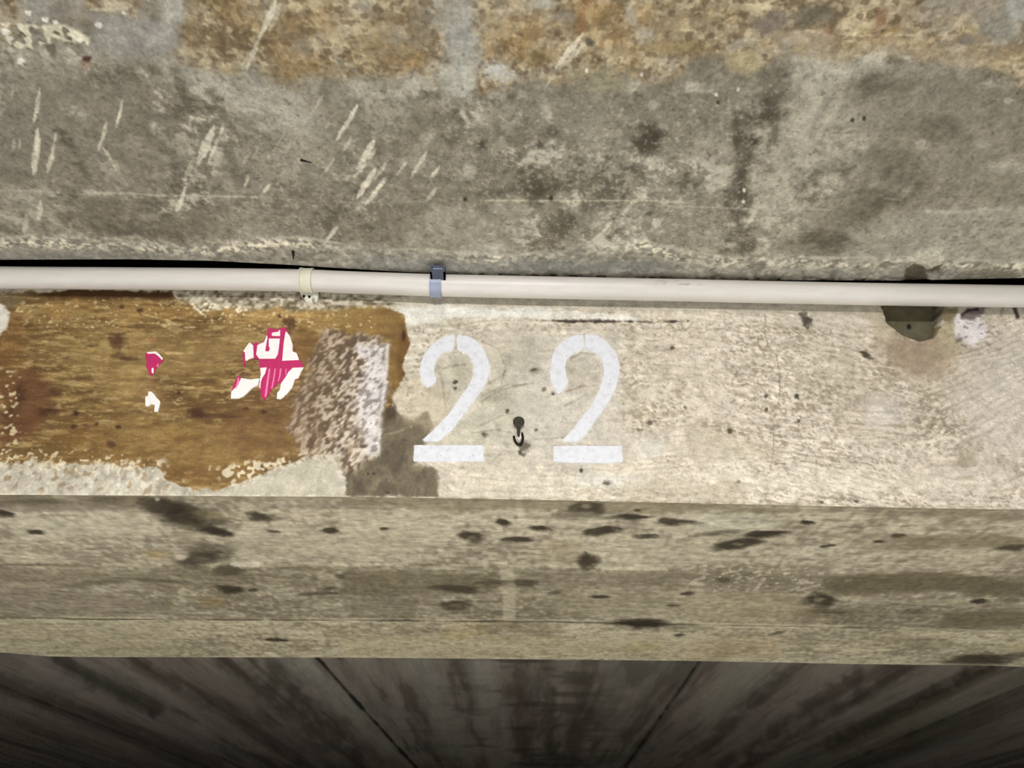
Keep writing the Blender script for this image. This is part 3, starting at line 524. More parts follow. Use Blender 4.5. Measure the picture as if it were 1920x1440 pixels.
def paint_soffit():
    ch = Chart(arris, far_edge, 160, step=1.9)
    z0 = on_y(ch.x[0], ch.y[0])[:, 2]
    d = ray(ch.x, ch.y); t = (z0[None] - EYE[2]) / d[..., 2]
    ch.metric(EYE + d * t[..., None], 1)
    x, y = ch.x, ch.y; U, V = ch.U, ch.V
    big = ch.n(420, 200, 4, 201); gr = ch.n(150, 26, 4, 202, .6); gf = ch.n(46, 9, 3, 203, .7); fin = ch.n(12, 12, 3, 204, .7)
    s1 = np.interp(x, *zip(*[(-700, 1054), (0, 1057), (480, 1059), (960, 1061), (1280, 1068), (1500, 1076), (1920, 1088), (2600, 1100)])); s2 = np.interp(x, *zip(*[(-700, 1155), (0, 1160), (640, 1163.5), (1000, 1166), (1280, 1171), (1600, 1178), (1920, 1188), (2600, 1205)]))
    b2 = (y > s1) & (y <= s2); b3 = y > s2
    base = np.where(b3[..., None], (188, 176, 145), np.where(b2[..., None], (139, 129, 106), (170, 159, 137))).astype(float); ch.c = base
    ch.mix(sstep(0, .9, big + gr * .4), (184, 175, 152), .55); ch.mix(sstep(.05, .9, -big + gr * .3), (120, 111, 91), .5)
    mo = ch.n(60, 60, 4, 205, .65); dt = vnoise(U / 9, V / 16, 206)
    ch.mix(sstep(.1, .8, gr), (188, 179, 156), .4); ch.mix(sstep(.15, .8, -gr), (110, 101, 82), .4); ch.mix(sstep(.25, .8, gf), (192, 183, 160), .3); ch.mix(sstep(.25, .8, -gf), (104, 95, 76), .3)
    ch.mix(sstep(0, .6, mo), (188, 179, 156), .4); ch.mix(sstep(.05, .7, -mo), (116, 107, 87), .4); ch.mix(sstep(.6, .8, dt), (196, 187, 164), .35); ch.mix(sstep(.4, .2, dt), (112, 103, 84), .35)
    P_ = lambda pts, c, a, soft=6, en=6, **k: ch.poly(pts, c, a, soft, en, 60, **k)
    # board one
    P_([(0, 928), (300, 930), (300, 955), (120, 960), (0, 955)], (132, 122, 104), .75); P_([(640, 934), (1000, 936), (1300, 944), (1500, 952), (1500, 964), (1000, 955), (800, 958), (640, 946)], (126, 116, 92), .65, 5)
    P_([(1400, 950), (1920, 960), (1920, 975), (1600, 962), (1400, 962)], (124, 113, 92), .65, 5); P_([(0, 965), (270, 960), (300, 1000), (60, 1010)], (184, 176, 154), .6, 10)
    P_([(640, 955), (820, 958), (860, 1000), (760, 1050), (640, 1040)], (186, 177, 153), .6, 14); P_([(1090, 1020), (1300, 1020), (1400, 1050), (1300, 1062), (1100, 1055)], (188, 180, 156), .55, 12); P_([(1290, 960), (1480, 965), (1440, 995), (1300, 1000)], (190, 184, 164), .6, 12)
    P_([(1020, 1012), (1095, 1012), (1090, 1060), (1010, 1060)], (150, 139, 110), .5, 10); P_([(430, 1000), (640, 990), (640, 1052), (450, 1056)], (182, 173, 150), .5, 14)
    P_([(10, 1040), (90, 1034), (120, 1052), (20, 1056)], (188, 178, 152), .6, 6); P_([(1780, 1040), (1900, 1035), (1920, 1060), (1700, 1065)], (172, 162, 138), .5, 10); P_([(1540, 1000), (1920, 1010), (1920, 1030), (1640, 1040)], (136, 126, 104), .5, 12)
    # board two
    P_([(1320, 1060), (1560, 1060), (1560, 1105), (1320, 1108)], (120, 110, 90), .6, 10, grain=.3); P_([(1545, 1090), (1620, 1074), (1800, 1080), (1920, 1090), (1920, 1116), (1740, 1110), (1545, 1112)], (106, 97, 76), .7, 6); P_([(1780, 1146), (1920, 1140), (1920, 1162), (1840, 1178), (1760, 1178)], (120, 109, 86), .6, 8)
    P_([(1280, 1110), (1500, 1115), (1560, 1165), (1280, 1165)], (166, 154, 124), .6, 10); P_([(1600, 1118), (1860, 1120), (1920, 1135), (1640, 1135)], (168, 158, 132), .5, 8); P_([(0, 1075), (150, 1070), (330, 1080), (330, 1095), (80, 1110), (0, 1100)], (150, 139, 118), .5, 8); P_([(0, 1105), (200, 1110), (350, 1140), (200, 1155), (0, 1155)], (128, 117, 98), .6, 8); P_([(640, 1065), (860, 1068), (940, 1080), (930, 1100), (640, 1115)], (116, 107, 86), .55, 8); P_([(660, 1120), (820, 1115), (830, 1150), (660, 1155)], (118, 108, 88), .5, 8)
    P_([(980, 1066), (1300, 1072), (1300, 1100), (1100, 1098), (980, 1105)], (122, 112, 92), .5, 8); P_([(1000, 1110), (1150, 1100), (1280, 1106), (1280, 1150), (1050, 1155)], (150, 140, 116), .5, 8)
    # board three
    P_([(0, 1166), (330, 1168), (330, 1228), (0, 1225)], (172, 162, 134), .5, 6); P_([(640, 1190), (1280, 1200), (1280, 1236), (640, 1232)], (176, 165, 130), .5, 8); P_([(840, 1170), (920, 1170), (920, 1198), (830, 1198)], (168, 152, 108), .45, 8, grain=.4); P_([(1180, 1208), (1240, 1206), (1235, 1222), (1180, 1224)], (162, 155, 108), .4, 8, grain=.3); P_([(1290, 1205), (1460, 1200), (1460, 1238), (1290, 1238)], (170, 152, 116), .45, 8)
    P_([(900, 1168), (1060, 1170), (1060, 1190), (900, 1188)], (128, 118, 92), .45, 8, grain=.5); P_([(1080, 1185), (1280, 1195), (1280, 1210), (1080, 1205)], (184, 174, 146), .5, 6, grain=.3); P_([(1860, 1220), (1920, 1205), (1920, 1222)], (186, 172, 136), .6, 5); P_([(1700, 1195), (1800, 1205), (1760, 1225), (1690, 1215)], (130, 120, 96), .5, 8)
    # board joints
    lo = np.exp(-((y - s2) / 2.6) ** 2); ch.mix(lo * sstep(1650, 1250, x) * sstep(-.7, -.1, ch.n(90, 30, 2, 211)), (58, 50, 38), .95); ch.mix(np.exp(-((y - s2 + 4) / 2.2) ** 2) * sstep(-.5, .3, ch.n(120, 30, 2, 212)), (190, 180, 152), .75)
    ch.mix(np.exp(-((y - s2 - 3.5) / 1.8) ** 2) * sstep(-.2, .5, ch.n(120, 30, 2, 213)), (198, 188, 158), .6); ch.mix(np.exp(-((y - s1) / 1.6) ** 2) * sstep(1350, 1150, x) * sstep(-.4, .3, ch.n(80, 30, 2, 214)), (188, 178, 152), .7); ch.mix(np.exp(-((y - s1 - 1) / 1.6) ** 2) * sstep(180, 90, x), (70, 60, 46), .7)
    ch.line([(436, 1058), (484, 1058)], 8, (206, 198, 176), .9, 1.5, 1); ch.line([(1130, 1065), (1250, 1067)], 5, (198, 188, 160), .7, 1.5, 1.2)
    ch.h += np.where(b3, -2.5, 0) + np.where(b2, 1.2, 0)
    # pale vertical daub at the middle
    ch.poly([(938, 1064), (962, 1062), (966, 1100), (968, 1162), (942, 1162), (942, 1110)], (182, 172, 147), .7, 3, 3)
    # knots pressed by the boards
    K = (50, 43, 31)
    for (cx, cy, rx, ry, ang, a) in [(8, 963, 18, 6, 8, .9), (66, 998, 17, 4, 5, .9), (300, 948, 36, 14, 8, .75), (345, 966, 52, 22, 18, .85), (385, 975, 50, 16, 12, .55), (408, 997, 28, 7, 8, .95), (486, 970, 20, 8, 12, .8), (510, 972, 22, 5, 5, .4), (513, 997, 12, 3, 5, .7), (618, 995, 14, 5, 5, .85), (376, 1048, 38, 14, 0, .75), (400, 1035, 40, 14, 0, .4), (432, 1070, 26, 9, 0, .6), (432, 1104, 27, 8, 2, .9), (475, 1106, 10, 3, 0, .7), (640, 1080, 10, 4, 0, .6), (600, 1112, 30, 3, 0, .5), (620, 1102, 12, 4, 0, .5), (515, 1202, 24, 3.5, 3, .9),
                                     (720, 992, 9, 3, 0, .8), (884, 1007, 24, 8, 2, .85), (944, 979, 14, 6, 10, .9), (1010, 991, 18, 4.5, 2, .9), (972, 1012, 27, 4.5, 2, .85), (1100, 950, 30, 13, 0, .7), (1098, 962, 44, 7, 0, .45), (1180, 970, 34, 5, 0, .9), (1196, 957, 7, 3, 0, .7), (1126, 996, 30, 8, -4, .85), (1213, 1006, 22, 4, -2, .8), (1256, 979, 24, 7, 5, .8), (1290, 979, 22, 4, 2, .7), (1103, 1052, 19, 13, 0, .85), (860, 1104, 46, 7, 2, .9), (920, 1092, 36, 6, 0, .55), (985, 1092, 22, 6, 0, .6), (1040, 1111, 12, 4, -10, .6), (854, 1135, 26, 10, 0, .75), (1126, 1118, 16, 3, 2, .85), (1204, 1172, 48, 11, 3, .98), (1274, 1193, 8, 3, 0, .7), (1262, 1135, 12, 2.5, 0, .6),
                                     (1436, 1002, 36, 6, -3, .92), (1385, 1020, 40, 10, -10, .88), (1514, 980, 13, 4, 0, .9), (1552, 1024, 14, 3, -6, .85), (1648, 1016, 12, 3, -6, .85), (1684, 1005, 12, 4, -4, .85), (1900, 1027, 28, 6, -3, .85), (1290, 1112, 14, 3, 0, .8), (1536, 1125, 28, 11, 2, .85), (1836, 1126, 15, 4, -2, .9), (1355, 1086, 12, 5, 0, .5), (1460, 1189, 14, 3, -12, .6), (1715, 1145, 24, 5, 0, .4), (1560, 1146, 40, 6, 0, .45), (1835, 1243, 58, 13, -3, .85), (1910, 1232, 30, 5, -6, .5), (1350, 1000, 40, 4, -6, .4), (1830, 1085, 30, 4, 0, .4), (290, 1088, 60, 3, 4, .4), (180, 1092, 60, 5, -4, .35), (200, 938, 40, 6, 0, .35), (60, 942, 60, 6, 0, .35)]:
        ch.ell(cx, cy, rx * 1.02, ry * 1.02, K, ang, a, .45, .38, h=-.8)
    for (cx, cy, rx, ry, c) in [(885, 1009, 10, 3, (120, 108, 86)), (1100, 950, 10, 5, (140, 130, 106)), (1536, 1124, 9, 4, (140, 128, 104)), (854, 1135, 12, 4, (112, 100, 78)), (376, 1050, 16, 5, (104, 96, 78)), (1385, 1021, 12, 3, (120, 110, 88)), (295, 937, 5, 3, (200, 192, 170)), (338, 1046, 8, 5, (196, 188, 164)), (485, 1093, 6, 3, (190, 182, 160)), (500, 1163, 8, 4, (214, 206, 184)), (535, 1138, 14, 3, (184, 174, 150)), (240, 1075, 28, 4, (176, 168, 146)), (1590, 1086, 6, 3, (200, 190, 164)), (800, 1138, 26, 3, (166, 156, 132)), (1305, 1094, 12, 4, (190, 180, 156))]:
        ch.ell(cx, cy, rx, ry, c, 0, .7, .5, .4)
    ch.ell(295, 1040, 22, 8, (168, 142, 96), 0, .5, .7); ch.ell(400, 1128, 24, 8, (140, 118, 74), 0, .5, .7); ch.ell(395, 967, 30, 8, (146, 132, 92), 0, .4, .7)
    ch.dots([(1280, 1050), (1560, 1060), (1560, 1110), (1280, 1105)], 8, (196, 187, 164), .6, 221, .7, .1, 12)
    ed = itp(x, far_edge); ch.mix(sstep(6, 1, ed - y) * sstep(-.6, .2, ch.n(160, 60, 2, 222)), (182, 172, 146), .55)
    top = itp(x, arris); ch.mix(sstep(8, 1, y - top), (126, 116, 96), .5)
    for pts, a in [([(1545, 1088), (1640, 1074), (1800, 1078), (1940, 1086), (1940, 1118), (1740, 1112), (1560, 1112)], .6), ([(1770, 1146), (1940, 1138), (1940, 1168), (1840, 1180), (1760, 1176)], .55), ([(1500, 1140), (1620, 1136), (1760, 1146), (1600, 1160), (1480, 1160)], .4), ([(1620, 1004), (1940, 1006), (1940, 1022), (1760, 1024)], .45), ([(0, 1064), (380, 1066), (640, 1080), (640, 1100), (200, 1096), (0, 1090)], .3), ([(640, 1070), (930, 1074), (930, 1112), (640, 1116)], .4), ([(0, 930), (260, 934), (250, 946), (0, 948)], .4)]:
        P_(pts, (98, 88, 66), a, 7, 7, grain=.2)
    ch.mul(1 + .10 * fin + .06 * gf); ch.c = ch.c * np.array((1.015, 1.0, .965))
    P = ch.P.copy(); fade = sstep(0, 4, y - top)
    P[..., 2] -= ch.h * .001 * fade
    return ch, P
chs, Psof = paint_soffit()

ACC = MeshAcc()
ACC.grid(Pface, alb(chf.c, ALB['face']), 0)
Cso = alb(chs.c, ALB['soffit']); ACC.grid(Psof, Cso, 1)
dark = alb((120, 112, 98), ALB['soffit'])
b0 = Psof[-1]; b1 = b0.copy(); b1[:, 2] = FAR_Z + .02; ACC.grid(np.stack([b0, b1]), dark, 1)
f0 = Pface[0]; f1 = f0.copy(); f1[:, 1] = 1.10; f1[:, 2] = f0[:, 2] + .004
ACC.grid(np.stack([f1, f0]), alb((40, 38, 34), ALB['face']), 0)  # beam faces inside the slot coloured near-black to deepen its shade
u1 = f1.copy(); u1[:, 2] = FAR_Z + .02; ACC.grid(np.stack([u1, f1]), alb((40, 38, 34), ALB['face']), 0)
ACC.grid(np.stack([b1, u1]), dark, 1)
M_face = concrete('board_cast_face', .7, .3, .17, 1100, .25)
M_sof = concrete('board_cast_soffit', .85, .2, .18, 700, .3, (0.35, 1, 1))
beam = ACC.build('beam', [M_face, M_sof])
tag(beam, 'concrete beam with whitewashed face, brown varnish patch and knotty board-marked underside', 'beam', 'structure')

# black strip added to imitate deep shade in the slot between slab and beam
jx = np.array([-3.0, -1.5, -.7, -.3, 0, .3, .7, 1.5, 3.0])
def box_mesh(bm, x0, x1, y0, y1, z0, z1):
    v = [bm.verts.new((x, y, z)) for x in (x0, x1) for y in (y0, y1) for z in (z0, z1)]
    for f in ((0, 1, 3, 2), (4, 6, 7, 5), (0, 4, 5, 1), (2, 3, 7, 6), (0, 2, 6, 4), (1, 5, 7, 3)): bm.faces.new([v[i] for i in f])
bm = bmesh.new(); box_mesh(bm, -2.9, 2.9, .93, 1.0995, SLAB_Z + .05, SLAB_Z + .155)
me = bpy.data.meshes.new('slot_shade_strip'); bmesh.ops.recalc_face_normals(bm, faces=bm.faces); bm.to_mesh(me); bm.free()
M_black = plain('slot_shade_black', (16, 14, 12), .95, .05, .3, 200)
tag(link('slot_shade_strip', me, [M_black], smooth=False), 'black strip standing in for shade in the slot above the white pipe', 'shade strip', 'structure')

# ================================================================== FAR SLAB
def paint_far():
    top = [(a, b - 22) for a, b in far_edge]
    ch = Chart(top, [(-700, 1590), (2600, 1590)], 120, step=4.0)
    ch.metric(on_z(ch.x, ch.y, FAR_Z), 1)
    x, y = ch.x, ch.y
    # boards run away from the beam, so all marks are long in depth
    u, v = ch.U, ch.V
    st = fbm(u, v, 150, 2600, 4, 301, .6); sf = fbm(u, v, 60, 900, 3, 302, .6); bl = fbm(u, v, 260, 700, 3, 303); cross = fbm(u, v, 300, 160, 3, 304)
    ch.c[:] = (132, 122, 107)
    ch.mix(sstep(0, .8, st), (160, 151, 135), .55); ch.mix(sstep(0, .8, -st), (84, 77, 66), .6); ch.mix(sstep(.1, .7, sf), (166, 152, 133), .4); ch.mix(sstep(.1, .7, -sf), (80, 69, 58), .5); ch.mix(sstep(.1, .8, bl), (138, 126, 112), .35); ch.mix(sstep(.2, .8, -bl), (104, 106, 94), .35)
    mid = np.exp(-((x - 990) / 160) ** 2); ch.mix(mid * sstep(.1, .6, cross), (72, 68, 58), .6)
    vp = (1000, 1684)
    def along(xt, y0, y1, w, c, a, soft=3, en=3, **k):
        f = lambda yy: vp[0] + (xt - vp[0]) * (vp[1] - yy) / (vp[1] - 1240)
        p = [(f(y0), y0), (f((y0 + y1) / 2), (y0 + y1) / 2), (f(y1), y1)]
        ch.line(p, w, c, a, soft, en, 20, **k)
    for (xt, y0, y1, w, c, a) in [(60, 1240, 1400, 40, (160, 152, 148), .6), (110, 1236, 1330, 22, (62, 58, 52), .7), (200, 1240, 1400, 26, (166, 156, 150), .6), (260, 1240, 1420, 20, (80, 70, 64), .6), (330, 1240, 1420, 22, (150, 138, 132), .5), (420, 1240, 1430, 30, (70, 62, 56), .5), (500, 1240, 1430, 18, (76, 70, 62), .5), (565, 1240, 1400, 40, (164, 164, 152), .7), (470, 1250, 1380, 18, (84, 80, 70), .6), (780, 1240, 1400, 50, (156, 156, 146), .6), (860, 1240, 1320, 16, (70, 66, 58), .7), (900, 1240, 1440, 60, (158, 156, 146), .5), (965, 1250, 1420, 18, (84, 70, 64), .6), (1030, 1240, 1440, 30, (92, 80, 72), .5), (1045, 1290, 1420, 16, (70, 70, 56), .6), (1100, 1240, 1400, 26, (76, 70, 60), .5), (1160, 1250, 1330, 30, (126, 124, 112), .5),
                                  (1420, 1240, 1330, 60, (152, 152, 138), .6), (1500, 1250, 1420, 20, (70, 66, 58), .6), (1580, 1240, 1400, 26, (152, 146, 136), .5), (1640, 1260, 1440, 18, (66, 60, 52), .6), (1720, 1250, 1440, 18, (70, 64, 54), .6), (1790, 1240, 1440, 24, (148, 142, 130), .5), (1880, 1250, 1400, 26, (60, 54, 44), .8), (1960, 1240, 1440, 40, (150, 146, 128), .5), (2100, 1260, 1440, 40, (80, 74, 62), .5), (2250, 1260, 1440, 40, (150, 144, 138), .5), (-100, 1240, 1440, 40, (92, 84, 78), .6), (-250, 1260, 1440, 50, (150, 140, 130), .4), (1240, 1240, 1300, 30, (110, 108, 96), .4)]:
        along(xt, y0, y1, w * .9, (c[0], c[1] * .985, c[2] * .94), a * .95, 14, 12, grain=.2)
    for xt in (600, 1312, -112, 2024): along(xt, 1215, 1560, 5 if xt in (600, 1312) else 3, (30, 26, 22), .85 if xt in (600, 1312) else .4, 2.5, 2, h=-2)
    P = ch.P.copy(); P[..., 2] -= ch.h * .001
    return ch, P
chr_, Pfar = paint_far()
ACC = MeshAcc(); Cf = alb(chr_.c, ALB['far'])
ACC.grid(Pfar, Cf)
g1 = Pfar[-1].copy(); g1[:, 1] += 3.0; ACC.grid(np.stack([Pfar[-1], g1]), np.stack([Cf[-1], Cf[-1]]))
t0 = Pfar[0] + np.array([0, 0, .18]); t1 = g1 + np.array([0, 0, .18]); ACC.grid(np.stack([t0, Pfar[0]]), alb((110, 104, 96), ALB['far'])); ACC.grid(np.stack([g1, t1]), alb((110, 104, 96), ALB['far'])); ACC.grid(np.stack([t1, t0]), alb((110, 104, 96), ALB['far']))
M_far = concrete('far_slab_concrete', .9, .1, .12, 300, .2, (1, .15, 1))
far = ACC.build('ceiling_back', [M_far])
tag(far, 'dark board-marked concrete ceiling receding beyond the beam', 'ceiling', 'structure')

# floor far below the frame: it throws the added fill light back up
bm = bmesh.new(); box_mesh(bm, -6, 6, -5, 10, -.1, 0)
me = bpy.data.meshes.new('floor'); bmesh.ops.recalc_face_normals(bm, faces=bm.faces); bm.to_mesh(me); bm.free()
tag(link('floor', me, [plain('floor_concrete', (168, 168, 168), .8, .3, .15, 3)], smooth=False), 'plain grey concrete floor below the view', 'floor', 'structure')

# ================================================================== PIPE
pipe_px = [(-700, 508), (-300, 515), (0, 520.5), (200, 522), (400, 523.5), (570, 526), (640, 529), (740, 532.5), (820, 535), (1000, 538.8), (1280, 544.3), (1450, 548), (1600, 551), (1760, 553.5), (1920, 555.8), (2300, 561), (2600, 566)]
PIPE_R = .0187; PIPE_Y = FACE_Y - PIPE_R - .0068
def catmull(pts, n):
    p = [pts[0]] + list(pts) + [pts[-1]]; out = []
    for i in range(1, len(p) - 2):
        for k in range(n):
            t = k / n; a, b, c, d = (np.array(q, float) for q in p[i - 1:i + 3])
            out.append(.5 * ((2 * b) + (-a + c) * t + (2 * a - 5 * b + 4 * c - d) * t * t + (-a + 3 * b - 3 * c + d) * t ** 3))
    out.append(np.array(pts[-1], float)); return np.array(out)
def pipe_at(px):
    return on_y(px, np.interp(px, *zip(*pipe_px)), PIPE_Y)
PX = np.linspace(-1270, 3190, 940)
PYs = itp(PX, [tuple(q) for q in catmull(pipe_px, 8)])
PC = on_y(PX, PYs, PIPE_Y)
NSEG = 40
ang = np.linspace(0, 2 * np.pi, NSEG + 1)
tube = PC[None] + PIPE_R * np.stack([np.zeros((NSEG + 1, len(PX))), np.tile(-np.cos(ang)[:, None], (1, len(PX))), np.tile(np.sin(ang)[:, None], (1, len(PX)))], -1)
def cyl_frame(ch_ang): return ch_ang
pc = np.zeros(tube.shape) + np.array((199, 192, 181.))
uu = tube[..., 0] / .00089; vv = np.tile((ang * PIPE_R / .00089)[:, None], (1, len(PX)))
pc *= (1 + .025 * fbm(uu, vv, 300, 20, 3, 401) + .015 * fbm(uu, vv, 30, 6, 3, 402))[..., None]
def scuff(px0, px1, a0, a1, col, al):
    k = np.exp(-((PX[None] - (px0 + px1) / 2) / max((px1 - px0) / 2, 3)) ** 4 - ((ang[:, None] - (a0 + a1) / 2) / max((a1 - a0) / 2, .05)) ** 4) * sstep(-.3, .3, fbm(uu, vv, 12, 6, 3, px0))
    pc[:] = pc * (1 - (k * al)[..., None]) + np.array(col, float) * (k * al)[..., None]
for a in [(1228, 1268, .1, .3, (150, 142, 128), .7), (1225, 1310, -.1 + 6.2, 6.2, (140, 130, 116), .6), (1235, 1250, .0, .12, (90, 80, 70), .9), (1280, 1290, 6.1, 6.25, (110, 100, 90), .7), (1490, 1500, .1, .25, (150, 140, 126), .6), (850, 858, .0, .1, (160, 160, 160), .7), (1062, 1070, .05, .12, (120, 110, 100), .6), (446, 451, 0, .1, (110, 100, 96), .8)]: scuff(*a)
ACC = MeshAcc(); ACC.grid(tube, np.clip(s2l(pc) * 1.0, 0, .9), 0)
for k, fl in ((0, False), (-1, True)):
    ring = tube[:, k]; ACC.grid(np.stack([ring, ring * .0 + ring.mean(0)]), s2l((200, 196, 188)), 0, fl)
M_pipe, nt, b = new_mat('white_conduit_plastic')
at = nt.nodes.new('ShaderNodeAttribute'); at.attribute_name = 'stain'; nt.links.new(at.outputs['Color'], b.inputs['Base Color'])
nz = nt.nodes.new('ShaderNodeTexNoise'); nz.inputs['Scale'].default_value = 40; mp = nt.nodes.new('ShaderNodeMapRange'); mp.inputs['To Min'].default_value = .32; mp.inputs['To Max'].default_value = .5
tc = nt.nodes.new('ShaderNodeTexCoord'); nt.links.new(tc.outputs['Object'], nz.inputs['Vector']); nt.links.new(nz.outputs['Fac'], mp.inputs['Value']); nt.links.new(mp.outputs['Result'], b.inputs['Roughness']); b.inputs['Specular IOR Level'].default_value = .4
pipe = ACC.build('conduit_pipe', [M_pipe])
tag(pipe, 'long white plastic conduit pipe running along the top of the beam', 'pipe')

# ------------------------------------------------------------------ brackets on the pipe
def strap(px0, px1, r_in, r_out, a0, a1, n=28):
    """curved band round the pipe from angle a0 to a1 (0 = towards the viewer, + = upward)"""
    c0, c1 = pipe_at(px0), pipe_at(px1); bm = bmesh.new(); rings = []
    for k in range(n + 1):
        a = a0 + (a1 - a0) * k / n; dv = np.array([0, -math.cos(a), math.sin(a)])
        rings.append([bm.verts.new(tuple(c + dv * r)) for c, r in ((c0, r_in), (c0, r_out), (c1, r_out), (c1, r_in))])
    for A, B_ in zip(rings, rings[1:]):
        for i in range(4): bm.faces.new((A[i], A[(i + 1) % 4], B_[(i + 1) % 4], B_[i]))
    bm.faces.new(rings[0]); bm.faces.new(rings[-1][::-1]); bmesh.ops.recalc_face_normals(bm, faces=bm.faces)
    return bm
def bm_obj(name, bm, mats, parent=None, smooth=True, bevel=0):
    if bevel:
        bmesh.ops.bevel(bm, geom=[e for e in bm.edges if e.calc_length() > bevel * 2.2 and len(e.link_faces) == 2 and e.calc_face_angle(0) > .6], offset=bevel, segments=2, affect='EDGES', profile=.5, clamp_overlap=True)
    me = bpy.data.meshes.new(name); bm.to_mesh(me); bm.free()
    o = link(name, me, mats, parent, smooth)
    if smooth and hasattr(me, 'set_sharp_from_angle'): me.set_sharp_from_angle(angle=.7)
    return o
def prism(pts_px, y_back, y_front, en=0, bm=None):
    """outline measured on the photograph, standing on the beam face from y_back to y_front"""
    bm = bm or bmesh.new()
    p = np.array(pts_px, float); Q = on_y(p[:, 0], p[:, 1], FACE_Y - .001)
    fr = [bm.verts.new((q[0], y_front, q[2])) for q in Q]; bk = [bm.verts.new((q[0], y_back, q[2])) for q in Q]
    n = len(fr); bm.faces.new(fr); bm.faces.new(bk[::-1])
    for i in range(n): bm.faces.new((fr[i], bk[i], bk[(i + 1) % n], fr[(i + 1) % n]))
    bmesh.ops.recalc_face_normals(bm, faces=bm.faces); return bm

M_strap = plain('yellowed_plastic_strap', (205, 200, 176), .5, .4, .1, 90)
M_tab = plain('chipped_white_plastic', (212, 206, 188), .6, .3, .15, 150, .3)
M_blue = plain('blue_grey_plastic', (140, 146, 164), .35, .5, .1, 90)
M_buck = plain('dark_blue_grey_plastic', (74, 78, 94), .4, .5, .15, 120)
M_dark = plain('dark_rusted_steel', (52, 48, 36), .7, .3, .3, 300, .3)
M_blk = plain('blackened_steel', (26, 23, 19), .7, .2, .2, 300)

c = pipe_at(576); clip = empty('pipe_clip', c)
bm_obj('strap', strap(567.5, 585, PIPE_R + .0002, PIPE_R + .0022, -1.9, 1.9), [M_strap], clip)
for q in (564.2, 585.2): bm_obj('strap_rib', strap(q, q + 3, PIPE_R + .0002, PIPE_R + .0030, -1.9, 1.9), [M_strap], clip)
tabpx = [(565, 546), (596, 546), (599, 554), (598, 566), (596, 573), (592, 570), (590, 562), (587, 566), (588, 574), (580, 573), (574, 571), (572, 564), (569, 560), (565, 556)]
bm_obj('screw_tab', prism(tabpx, 1.004, .990), [M_tab], clip, bevel=.0012)
for q in ((572, 562), (582, 563)):
    pp = [(q[0] + 2.6 * math.cos(t), q[1] + 2.6 * math.sin(t)) for t in np.linspace(0, 2 * math.pi, 10, endpoint=False)]
    bm_obj('screw_hole', prism(pp, .992, .9896), [M_blk], clip)
tag(clip, 'yellowish strap clip holding the white pipe, with a chipped screw tab below', 'pipe clip')

c = pipe_at(818); tie = empty('cable_tie', c)
bm_obj('band', strap(807, 829, PIPE_R + .0002, PIPE_R + .0022, -2.3, 1.5), [M_blue], tie)
for q in (808, 825.4): bm_obj('band_edge', strap(q, q + 2.2, PIPE_R + .0018, PIPE_R + .0030, -2.2, 1.2), [M_blue], tie)
hx0, hx1 = pipe_at(806), pipe_at(834); zt = hx0[2] + PIPE_R
# buckle stands proud of the pipe top
Bk = on_y(np.array([806., 834., 834., 806.]), np.array([509.5, 510.5, 498.5, 497.5]), 0.936)
bm = bmesh.new()
x0, x1, za, zb = Bk[0][0], Bk[1][0], Bk[0][2], Bk[2][2]; yb = .936
box_mesh(bm, x0, x1, yb, yb + .026, za, zb - .0075); box_mesh(bm, x0, x1, yb - .001, yb + .026, zb - .0032, zb)
box_mesh(bm, x0, x0 + .003, yb - .0005, yb + .026, za, zb); box_mesh(bm, x1 - .003, x1, yb - .0005, yb + .026, za, zb)
bmesh.ops.recalc_face_normals(bm, faces=bm.faces); bm_obj('buckle', bm, [M_buck], tie, smooth=False)
bm = bmesh.new(); box_mesh(bm, x0 + .004, x1 - .004, yb + .001, yb + .022, zb - .0085, zb - .0035); bmesh.ops.recalc_face_normals(bm, faces=bm.faces)
bm_obj('tongue', bm, [M_blue], tie, smooth=False)
tag(tie, 'blue-grey plastic tie with a dark buckle wrapped round the white pipe', 'cable tie')

# ================================================================== STENCILLED NUMERALS
M_white, nt, b = new_mat('white_stencil_paint')
tc = nt.nodes.new('ShaderNodeTexCoord'); n1 = nt.nodes.new('ShaderNodeTexNoise'); n1.inputs['Scale'].default_value = 90; n1.inputs['Detail'].default_value = 6; n1.inputs['Roughness'].default_value = .7
vr = nt.nodes.new('ShaderNodeTexVoronoi'); vr.inputs['Scale'].default_value = 95
nt.links.new(tc.outputs['Object'], n1.inputs['Vector']); nt.links.new(tc.outputs['Object'], vr.inputs['Vector'])
r1 = nt.nodes.new('ShaderNodeValToRGB'); r1.color_ramp.elements[0].position = .3; r1.color_ramp.elements[0].color = tuple(s2l((198, 196, 195))) + (1,); r1.color_ramp.elements[1].position = .55; r1.color_ramp.elements[1].color = tuple(s2l((214, 214, 215))) + (1,)
nt.links.new(n1.outputs['Fac'], r1.inputs['Fac'])
r2 = nt.nodes.new('ShaderNodeValToRGB'); r2.color_ramp.elements[0].position = .045; r2.color_ramp.elements[0].color = (.10, .09, .075, 1); r2.color_ramp.elements[1].position = .075; r2.color_ramp.elements[1].color = (1, 1, 1, 1)
nt.links.new(vr.outputs['Distance'], r2.inputs['Fac'])
mx = nt.nodes.new('ShaderNodeMix'); mx.data_type = 'RGBA'; mx.blend_type = 'MULTIPLY'; mx.inputs['Factor'].default_value = 1
nt.links.new(r1.outputs['Color'], mx.inputs[6]); nt.links.new(r2.outputs['Color'], mx.inputs[7]); nt.links.new(mx.outputs[2], b.inputs['Base Color']); b.inputs['Roughness'].default_value = .75; b.inputs['Specular IOR Level'].default_value = .2
